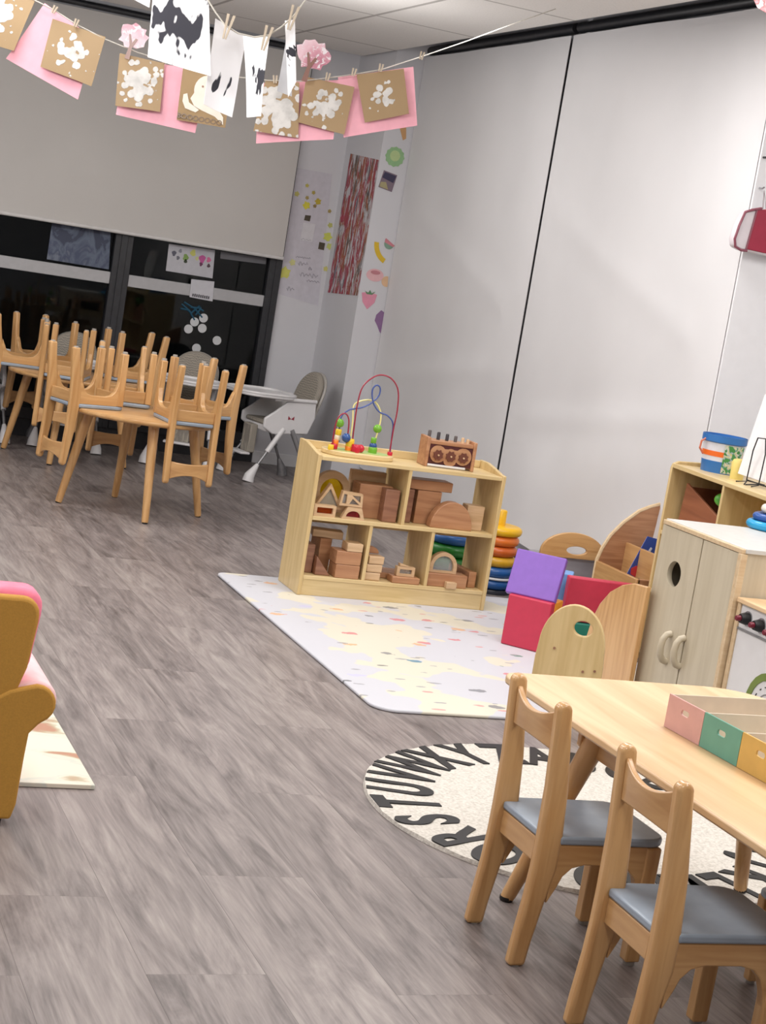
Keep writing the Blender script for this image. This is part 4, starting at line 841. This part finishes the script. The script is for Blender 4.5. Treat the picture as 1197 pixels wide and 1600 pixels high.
# ================================================================ BEHIND THE SHELF
def stacker(name, x, y, r, z, rings, label, post=None):
    t = empty(name, (x, y, 0), 0, label, 'toy', 'giant ring stackers behind the low shelf'); zc = 0
    obj('base', G().lathe([(r*.98, 0), (r, .01), (r*.96, .022)], 28), col('blk_base', (52, 54, 64)), t); zc = .022
    for (rr, h, cn, cc) in rings:
        k = h/2; R_ = r*rr
        pr = [(R_*.45, 0)]+[(R_-k+k*math.cos(a), k+k*math.sin(a)) for a in [math.radians(-90+20*i) for i in range(10)]]+[(R_*.45, h)]
        obj('ring', G().lathe(pr, 30, TR(0, 0, zc)), col(cn, cc, .3), t); zc += h
    if post: obj('post', G().lathe([(.030, zc-.02), (.030, zc+post-.005), (.026, zc+post)], 18), col('ring_yellow', (238, 186, 30), .3), t)
YL, OR, DO, YE, BL, WH = ('ring_yellow', (238, 186, 30)), ('ring_orange', (228, 120, 46)), ('ring_dkorange', (206, 100, 40)), ('ring_ochre', (214, 164, 40)), ('ring_blue', (38, 92, 160)), ('ring_white', (224, 224, 226))
p = at(788, 800, 'y', 7.72)
stacker('ring_stacker', p.x-.015, 7.72, .118, 0, [(1, .050, *BL), (1, .012, *WH), (1, .052, *BL), (.98, .052, *YE), (.96, .052, *DO), (.96, .052, *OR), (1.02, .046, *YL)], 'tall yellow, orange and blue ring stacker with yellow peg, right of the low shelf', .075)
p = at(705, 880, 'y', 7.68)
GRN = ('ring_green', (40, 124, 48)); NVY = ('ring_navy', (50, 48, 84))
stacker('ring_stacker', p.x-.02, 7.68, .125, 0, [(1, .05, *NVY), (1, .035, *NVY), (1, .062, *GRN), (1, .062, *GRN), (1, .05, *BL)], 'ring stacker with green and blue rings seen through the low shelf')
# foam blocks
def fbox(x, y, z, sx, sy, sz, rz, c, label, name='foam_block', rot=None, side=None, sidec=None):
    o = obj(name, G().box(-sx/2, sx/2, 0, sy, 0, sz), c if not side else c); o.location = (x, y, z); o.rotation_euler = rot or (0, 0, math.radians(rz))
    b = o.modifiers.new('bevel', 'BEVEL'); b.width = .006; b.segments = 3
    return tag(o, label, 'foam block', 'soft foam play blocks')
fr, fp, fo, fb, fg = col('foam_red', (196, 52, 78), .45), col('foam_purple', (132, 92, 184), .45), col('foam_orange', (240, 160, 50), .45), col('foam_blue', (110, 156, 214), .45), col('foam_green', (20, 124, 106), .45)
A_ = math.radians(-45)
fbox(3.298, 6.424, .014, .196, .05, .218, -45.7, fr, 'upright red foam panel standing on the play mat')
fbox(3.346, 6.470, .014, .186, .10, .214, -45.7, fo, 'orange foam block right behind the red panel')
fbox(3.306, 6.450, .234, .222, .035, .20, 0, fp, 'purple foam panel leaning back on top of the red and orange blocks', rot=(math.radians(-24), 0, math.radians(-42)))
a = at(937, 912, 'y', 6.54)
fbox(a.x+.02, 6.54, .121, .31, .05, .195, -12, fr, 'red foam panel at the right, resting on a green block')
fbox(a.x+.05, 6.52, .014, .28, .22, .105, -12, fg, 'green foam block under the right red panel')
a = at(889, 930, 'y', 6.60)
fbox(a.x-.02, 6.66, .014, .10, .10, .300, -30, fb, 'light blue foam block wedged between the purple and red panels')
# arched handle chair behind, grey cushion
def arch_ol(w, h0, h): return [(-w/2, 0), (w/2, 0)]+arc(0, h0, w/2, 0, 180, 20, h-h0)
def oval(cx, cz, a, b): return arc(cx, cz, a, 0, 345, 22, b)
c_ = at(893, 868, 'y', 7.25)
t = empty('nursery_seat', (c_.x, 7.25, 0), 0, 'low seat with wide arched wooden back with an oval hand hole, behind the foam blocks', 'seat')
hz = at(896, 832, 'y', 7.25).z
obj('backrest', G().plate([[(-.17, hz-.125), (.17, hz-.125)]+arc(0, hz-.10, .17, 0, 180, 22, .10), oval(.02, hz-.085, .055, .020)], .018, XZ, .003), 'beech_x', t)
obj('cushion', G().box(-.165, .165, .01, .16, .012, hz-.125), col('cushion_grey', (150, 148, 154), .9), t, bev=.02, bevseg=3)
# small arch peeking behind
c_ = at(992, 800, 'y', 7.75)
t = obj('rounded_board', G().plate([[(-.06, 0), (.06, 0)]+arc(0, c_.z-.03, .06, 0, 180, 14)], .018, TR(c_.x, 7.3, 0) @ XZ, .003), 'birch'); tag(t, 'rounded yellowish wooden panel end peeking above the curved book bin', 'panel')
# curved book bin
YB = 6.98; c0 = at(934, 876, 'y', YB); fx = c0.x
t = empty('book_bin', (fx, YB, 0), 0, 'wooden book display bin with curved sides rising towards the blind, beside the bucket shelf', 'book bin')
cv = [at(a, b, 'y', YB)-Vector((fx, YB, 0)) for a, b in [(934, 876), (942, 858), (955, 838), (975, 818), (1000, 800), (1018, 793), (1034, 789)]]
top = [(v.x, v.z) for v in cv]
ol = [(0, 0)]+top+[(top[-1][0]+.01, top[-1][1]), (top[-1][0]+.01, 0)]
obj('side_panel', G().prism(ol, 0, .016, 'xz'), 'block', t, bev=.003)
obj('side_panel', G().prism([(0, 0), (0, c0.z), (.14, c0.z), (.14, 0)], -.39, -.374, 'xz'), 'block', t, bev=.003)
obj('edge_band', G().tube([(x, .008, z+.002) for x, z in [(0, .01)]+top], .010, 8), 'ply_edge', t)
obj('front_board', G().box(-.008, .012, -.39, .0, .0, c0.z+.0), 'beech_y', t, bev=.003)
obj('tier_board', G().box(.13, .145, -.39, 0, .0, .43), 'beech_y', t, bev=.002)
obj('back_board', G().box(top[-1][0]-.008, top[-1][0]+.01, -.30, 0, 0, top[-1][1]-.01), 'beech_y', t, bev=.002)
b = empty('picture_book', at(1002, 875, 'y', 6.84), 0, 'blue picture book with red and white shapes leaning in the book bin', 'book')
bo = b.location
O2 = lambda pts, y: [((at(px, py, 'y', y)-bo).x, (at(px, py, 'y', y)-bo).z) for px, py in pts]
obj('cover', G().prism(O2([(1012, 838), (1030, 843), (1026, 912), (1004, 918), (978, 900)], 6.84)[::-1], 0, .004, 'xz'), col('book_blue', (60, 84, 168), .4), b, bev=.001)
obj('pages', G().prism(O2([(1013, 840), (1029, 845), (1025, 911), (1004, 916), (980, 900)], 6.84)[::-1], .004, .014, 'xz'), 'paper', b)
obj('red_shape', G().prism(O2([(994, 884), (1003, 886), (1004, 896), (996, 904), (985, 897), (986, 888)], 6.84)[::-1], -.002, 0, 'xz'), col('book_red', (206, 60, 70)), b)
obj('white_shape', G().prism(O2([(999, 876), (1008, 876), (1007, 882), (998, 882)], 6.84)[::-1], -.002, 0, 'xz'), 'paper', b)
obj('white_shape', G().prism(O2([(1012, 862), (1017, 855), (1019, 857), (1015, 864), (1016, 869), (1012, 868)], 6.84)[::-1], -.002, 0, 'xz'), 'paper', b)
b = tag(obj('soft_toy', G().ball((0, 0, .04), .045, 14, (1, 1, .9)), col('toy_blue', (130, 160, 196), .8)), 'pale blue soft toy on the upper tier of the book bin', 'soft toy'); b.location = (fx+.23, 6.74, .43)
# arched panel and curved panel near the table
tx = Vector((.8, -.6, 0)); ang = math.atan2(-.6, .8)
t = empty('arched_divider', (2.815, 5.13, 0), ang, 'tall arched pale wooden panel with a hand hole, standing behind the near table', 'panel')
obj('board', G().plate([[(-.112, .20), (.02, .20), (.02, .002), (.05, .002), (.05, .20), (.09, .20), (.09, .002), (.125, .002), (.125, .28)]+arc(.006, .33, .114, 0, 180, 22, .152)+[(-.112, .28)], oval(.035, .405, .033, .026)], .022, XZ, .004), 'birch', t)
for x, z in ((-.05, .32), (.06, .26), (.10, .27)): obj('screw', G().lathe([(.0045, 0), (.0045, .002)], 8, TR(x, -.013, z) @ Matrix.Rotation(math.pi/2, 4, 'X')), 'block_dark', t)
pp = at(945, 985, 'x', 3.22)
t = obj('curved_divider', G().prism([(5.82, 0), (5.82, .22)]+[(5.80, .30), (5.76, .37), (5.70, .43), (5.62, .475), (5.54, .50), (5.44, .51)]+[(5.44, 0)], 3.255, 3.275, 'yz'), 'beech', bev=.004); tag(t, 'low wooden end panel with curved corner against the toy fridge', 'panel')
# ================================================================ TOY KITCHEN
FX = 3.30; a = at(1038, 812, 'x', FX); b_ = at(1162, 854, 'x', FX); zt_ = (a.z+b_.z)/2
y1, y0 = a.y, b_.y
t = empty('toy_fridge', (FX, y0, 0), 0, 'tall cream wooden toy fridge with two doors and a round hole', 'toy fridge')
W_ = y1-y0; Dp = .44
g = G(); g.box(.022, Dp, 0, .018, .03, zt_-.018); g.box(.022, Dp, W_-.018, W_, .03, zt_-.018); g.box(Dp-.012, Dp, .018, W_-.018, .03, zt_-.018); g.box(.022, Dp-.012, .018, W_-.018, .03, .048); obj('carcass', g, 'cream', t, smooth=False)
obj('inner_shelf', G().box(.05, Dp-.012, .018, W_-.018, zt_*.55, zt_*.55+.015), 'cream', t)
obj('top_board', G().box(.012, Dp+.01, -.006, W_+.006, zt_-.018, zt_), col('grey_laminate', (204, 203, 198), .35), t, bev=.003)
obj('top_trim', G().box(-.002, .024, 0, W_, zt_-.020, zt_-.004), 'ply_edge', t, bev=.002)
obj('side_trim', G().box(-.004, .022, -.004, .018, .02, zt_-.02), 'ply_edge', t, bev=.002)
ym = at(1101, 835, 'x', FX).y-y0
hc_ = at(1053, 897, 'x', FX); hy, hz_ = hc_.y-y0, hc_.z
hh = (at(1053, 876, 'x', FX).z-at(1053, 919, 'x', FX).z)/2
dl = obj('door', G().plate([[(ym+.003, .04), (W_-.001, .04), (W_-.001, zt_-.022), (ym+.003, zt_-.022)], oval(hy, hz_, hh, hh)], .020, TR(.010, 0, 0) @ YZ), 'cream', t)
dr = obj('door', G().box(0, .020, .020, ym-.003, .04, zt_-.022), 'cream', t, bev=.002)
for dpar, px, py in ((dl, 1045, 1012), (dr, 1066, 1019)):
    h = at(px, py, 'x', FX); hy2 = h.y-y0; z_ = h.z
    P = [(-.0, hy2, z_-.052), (-.018, hy2, z_-.047), (-.030, hy2, z_-.03), (-.034, hy2, z_), (-.030, hy2, z_+.03), (-.018, hy2, z_+.047), (-.0, hy2, z_+.052)]
    obj('handle', G().tube(P, .0125, 10), 'cream', dpar)
# rings on the fridge
c_ = at(1203, 829, 'z', zt_)
t = empty('small_ring_stacker', (c_.x, c_.y, zt_), 0, 'small stack of light blue, dark blue and white rings on the toy fridge', 'toy')
for r, zc, k, cn, cc in ((.093, .017, .017, 'r_cyan', (40, 156, 206)), (.074, .047, .015, 'r_navy', (40, 84, 156)), (.048, .080, .018, 'r_white', (232, 224, 210)), (.030, .106, .010, 'r_orange', (240, 170, 60))):
    obj('ring', G().torus((0, 0, zc), r-k, k, 30, 12), col(cn, cc, .25), t)
obj('post', G().lathe([(.012, 0), (.012, .12)], 12), 'r_white' if 'r_white' in M else 'white', t)
# oven
oz = at(1150, 932, 'x', FX).z; oy1 = y0-.012; oy0 = oy1-.50
t = empty('toy_oven', (FX+.012, oy0, 0), 0, 'white-fronted toy oven with black knobs and a green ring, at the right edge', 'toy oven')
W_ = oy1-oy0
obj('side_panel', G().box(0, .40, W_-.02, W_, 0, oz-.018), 'ply_edge', t, bev=.002); obj('side_panel', G().box(0, .40, 0, .02, 0, oz-.018), 'ply_edge', t, bev=.002)
obj('top_board', G().box(-.006, .41, -.004, W_+.002, oz-.018, oz), 'tabletop', t, bev=.004)
zs = at(1152, 983, 'x', FX).z
obj('control_panel', G().box(.006, .02, .02, W_-.02, zs+.004, oz-.018), 'white_plastic', t, bev=.001)
obj('control_trim', G().box(.002, .022, .02, W_-.02, zs-.003, zs+.004), 'grey_metal', t)
od = obj('oven_door', G().box(.006, .02, .02, W_-.02, .04, zs-.003), 'white_plastic', t, bev=.001)
Lx = lambda px, py: at(px, py, 'x', FX+.018)-Vector((FX+.012, oy0, 0))
RY = Matrix.Rotation(-math.pi/2, 4, 'Y')
for px, py in ((1169, 967), (1190, 978), (1212, 990), (1234, 1001)):
    k = Lx(px, py); kn = obj('knob', G().lathe([(.021, 0), (.021, .012), (.016, .03), (.015, .032)], 20, TR(.006, k.y, k.z) @ RY), 'black', t)
    obj('knob_ring', G().lathe([(.026, 0), (.026, .003)], 24, TR(.006, k.y, k.z) @ RY), 'steel', kn); obj('knob_cap', G().lathe([(.010, .03), (.010, .045), (.008, .048)], 14, TR(.006, k.y, k.z) @ RY), col('knob_red', (112, 24, 44), .3), kn)
rc = Lx(1196, 1112); rr_ = (at(1196, 1048, 'x', FX).z-at(1196, 1112, 'x', FX).z)
obj('green_ring', G().plate([oval(rc.y, rc.z, rr_, rr_), oval(rc.y, rc.z, rr_*.80, rr_*.80)], .003, TR(.0045, 0, 0) @ YZ), col('ring_olive', (112, 132, 56), .4), od)
obj('dial_ring', G().plate([oval(rc.y, rc.z, rr_*.45, rr_*.45), oval(rc.y, rc.z, rr_*.42, rr_*.42)], .002, TR(.005, 0, 0) @ YZ), 'grey_metal', od)
g = G()
for k in range(14):
    a_ = 2*math.pi*k/14; ca, sa = math.cos(a_), math.sin(a_); T = TR(.005, rc.y+rr_*.62*ca, rc.z+rr_*.62*sa) @ Matrix.Rotation(a_, 4, 'X')
    g.box(-.001, .001, -.0016, .0016, -.010 if k % 2 else -.004, .010 if k % 2 else .004, T)
obj('dial_marks', g, 'black', od, smooth=False)
# ================================================================ BUCKET SHELF
ZT = .872; p1 = at(1048.7, 723, 'z', ZT); dv = at(1197, 775.6, 'z', ZT)-p1; p1.z = 0; dv.normalize(); ang = math.atan2(dv.y, dv.x)
t = empty('storage_shelf', p1, ang, 'wooden storage shelf against the right wall with the paper stand on top', 'shelf')
WS, DS = 1.15, .33
obj('side_panel', G().prism([(0, 0), (DS, 0), (DS, ZT+.03), (.03, ZT+.012), (.006, ZT), (0, ZT-.02)], 0, .018, 'yz'), 'birch', t, bev=.003)
obj('side_panel', G().box(WS-.018, WS, 0, DS, 0, ZT+.02), 'birch', t, bev=.003)
for z_ in (ZT-.018, .56, .30, .03): obj('shelf_board', G().box(.018, WS-.018, .002, DS, z_, z_+.018), 'birch_x', t, bev=.002)
for x_ in (.50, .93): obj('divider', G().box(x_-.008, x_+.008, .004, DS, .048, ZT-.018), 'birch', t, bev=.001)
obj('back_panel', G().box(.018, WS-.018, DS-.012, DS, .03, ZT-.018), 'birch_x', t)
Tm = Matrix.Translation(p1) @ Matrix.Rotation(ang, 4, 'Z')
def onshelf(lx, ly, z_): v = Tm @ Vector((lx, ly, 0)); v.z = z_; return v
b = empty('wooden_crate', onshelf(.25, .05, .5785), ang, 'reddish-brown wooden crate with sloping side on the storage shelf under the bucket', 'crate')
obj('front_panel', G().prism([(-.19, 0), (.215, 0), (.215, .12), (-.165, .225)], 0, .012, 'xz'), 'basket', b, bev=.002)
obj('rear_panel', G().prism([(-.19, 0), (.215, 0), (.215, .16), (-.165, .225)], .20, .212, 'xz'), 'basket', b, bev=.002)
obj('side_panel', G().box(-.175, -.163, .012, .20, 0, .21), 'basket', b); obj('side_panel', G().box(.203, .215, .012, .20, 0, .12), 'basket', b)
obj('base', G().box(-.163, .203, .012, .20, 0, .012), 'basket', b)
rnd = random.Random(4); g = G()
for k in range(7): g.ball((rnd.uniform(-.07, .07), rnd.uniform(-.04, .04), rnd.uniform(.0, .03)), rnd.uniform(.03, .042), 10, (1.2, 1, .8))
v = tag(obj('toy_vegetable', g, col('veg_green', (70, 140, 44), .4, var=.3)), 'bright green leafy toy vegetable lying in the brown crate', 'toy'); v.location = onshelf(.38, .14, .755)
v = tag(obj('toy_carrot', G().cone((0, 0, 0), (.07, 0, .0), .016, .006), col('veg_orange', (222, 130, 60))), 'small orange toy carrot beside the green vegetable', 'toy'); v.location = onshelf(.43, .10, .725)
# bucket
c_ = at(1117, 728, 'z', ZT)
c_ = onshelf(.14, .16, ZT)
cb = at(1120, 735, 'y', c_.y)
bk = empty('toy_bucket', (c_.x, c_.y, ZT), 0, 'blue, white and orange bucket with a green label on top of the storage shelf', 'bucket')
rb, rt, hb = .078, .092, .160
def band(z0, z1, nm, cc, ex=0):
    f = lambda z: rb+(rt-rb)*z/hb+ex
    return obj('band' if nm != 'bucket_white' else 'bucket_body', G().lathe([(f(z0), z0), (f(z1), z1)] if nm != 'bucket_white' else [(rb, 0), (rt, hb), (rt-.004, hb), (rb-.004, .004)], 30), col(nm, cc, .35), bk)
band(0, hb, 'bucket_white', (214, 216, 224)); band(0, .050, 'bucket_blue', (50, 110, 176), .0012); band(.070, .092, 'bucket_orange', (230, 110, 40), .0012)
obj('rim', G().lathe([(rt, .128), (rt+.004, .132), (rt+.004, hb), (rt-.005, hb), (rt-.006, .132)], 30), col('bucket_blue', (50, 110, 176), .35), bk)
g = G(); n = 8; vs = []
for i in range(n+1):
    a_ = math.radians(-118+70*i/n); vs += [(.0815*math.cos(a_), .0815*math.sin(a_), .004), (.0915*math.cos(a_), .0915*math.sin(a_), .124)]
g.add(vs, [(2*i, 2*i+2, 2*i+3, 2*i+1) for i in range(n)])
lb = obj('label', g, mat_streak('bucket_label', (70, 140, 70), [(140, 170, 200), (210, 200, 120), (200, 206, 214), (60, 130, 60)], 1.5, (20, 20, 20), .44), bk); lb['label'] = 'green picture label'
obj('handle', G().tube([(-.090, 0, .14), (-.112, -.0, .125), (-.118, -.005, .095), (-.100, -.01, .072)], .0045, 8), col('handle_orange', (190, 100, 70)), bk)
# yellow tub
c2 = onshelf(.34, .14, ZT); o = obj('yellow_tub', G().lathe([(.028, 0), (.030, .07), (.024, .082), (.010, .086)], 20), col('tub_yellow', (226, 206, 120), .4)); o.location = c2; tag(o, 'small yellow tub between the bucket and the paper stand', 'tub')
# paper pad on black wire stand
c3 = onshelf(.47, .12, ZT)
pd = empty('paper_pad', (c3.x, c3.y, ZT+.028), ang, 'thick white paper pad propped on a black wire stand', 'paper pad', rot=(math.radians(-9), 0, ang))
obj('sheets', G().box(-.09, .16, .0, .016, 0, .345), 'paper', pd, bev=.002); 
o = obj('curled_page', G().prism([(-.075, .335), (.16, .335), (.16, .385), (.03, .395), (-.04, .38)], .004, .007, 'xz'), col('warm_paper', (236, 226, 222), .8), pd)
c3 = onshelf(.525, .12, ZT)
ws = empty('wire_stand', (c3.x, c3.y, ZT), ang, 'black wire easel stand holding the white paper pad', 'stand')
g = G()
g.tube([(-.045, -.055, .005), (-.03, -.016, .012), (-.030, -.012, .14), (-.012, -.011, .195), (.05, -.010, .20), (.075, -.012, .14), (.075, -.016, .012), (.09, -.055, .005)], .0028, 8)
g.tube([(-.05, .08, .004), (-.03, -.012, .016), (.02, -.05, .004)], .0028, 8); g.tube([(.10, .08, .004), (.075, -.012, .016), (.03, -.05, .004)], .0028, 8); g.tube([(-.03, -.012, .018), (.075, -.012, .018)], .0028, 8)
obj('wire_frame', g, 'black', ws)
o = obj('paint_brush', G().tube([(0, 0, 0), (-.01, 0, .12), (-.014, 0, .17)], [.006, .006, .012], 8), col('maroon_b', (130, 60, 66))); o.location = onshelf(.38, .28, ZT); tag(o, 'maroon brush tip showing behind the left edge of the paper pad', 'brush')
# ================================================================ RED BAG
YB = 6.60
hk = at(1193, 246, 'y', 6.655); o = obj('wall_hook', G().tube([(0, .012, 0), (-.0, -.03, 0), (0, -.045, .012)], .005, 8), 'dark_frame'); o.location = hk; tag(o, 'small dark hook high on the white wall at the right edge', 'hook')
h2 = at(1191, 297, 'y', 6.63); o = obj('wall_hook', G().tube([(0, .038, 0.01), (0, .0, 0.006), (0, -.012, .012)], .004, 8), 'steel'); o.location = h2; tag(o, 'little hook carrying the thin strap of the red bag', 'hook')
c_ = at(1180, 360, 'y', YB)
t = empty('red_bag', c_, 0, 'dark red zip bag with a clear window hanging at the right edge', 'bag', rot=(0, math.radians(4), 0))
px_ = 1/420.0
ol = [(.20, .10), (.02, .10), (-.055, .078), (-.085, .062), (-.098, .0), (-.104, -.06), (-.092, -.092), (-.06, -.10), (.20, -.088)]
obj('bag_body', G().prism(ol, -.02, .03, 'xz'), col('bag_white', (214, 206, 210), .3), t, bev=.010, bevseg=3)
obj('red_panel', G().prism([(.20, .098), (.02, .098), (-.030, .085), (-.036, -.09), (.20, -.080)], -.026, -.019, 'xz'), col('bag_red', (150, 28, 56), .5), t, bev=.003)
obj('piping', G().tube([(x, -.024, z) for x, z in [(-.01, .095)]+ol[2:8]+[(-.03, -.096)]], .006, 8), col('bag_piping', (130, 70, 84), .3), t)
obj('piping', G().tube([(-.030, -.024, .085), (-.036, -.024, -.09)], .004, 8), 'bag_piping' if 'bag_piping' in M else 'white', t)
s1 = h2-c_; obj('strap', G().tube([(.005, -.01, .095), (s1.x-.002, s1.y, s1.z), (.022, -.01, .098)], .0022, 6), col('strap_grey', (120, 100, 104)), t)
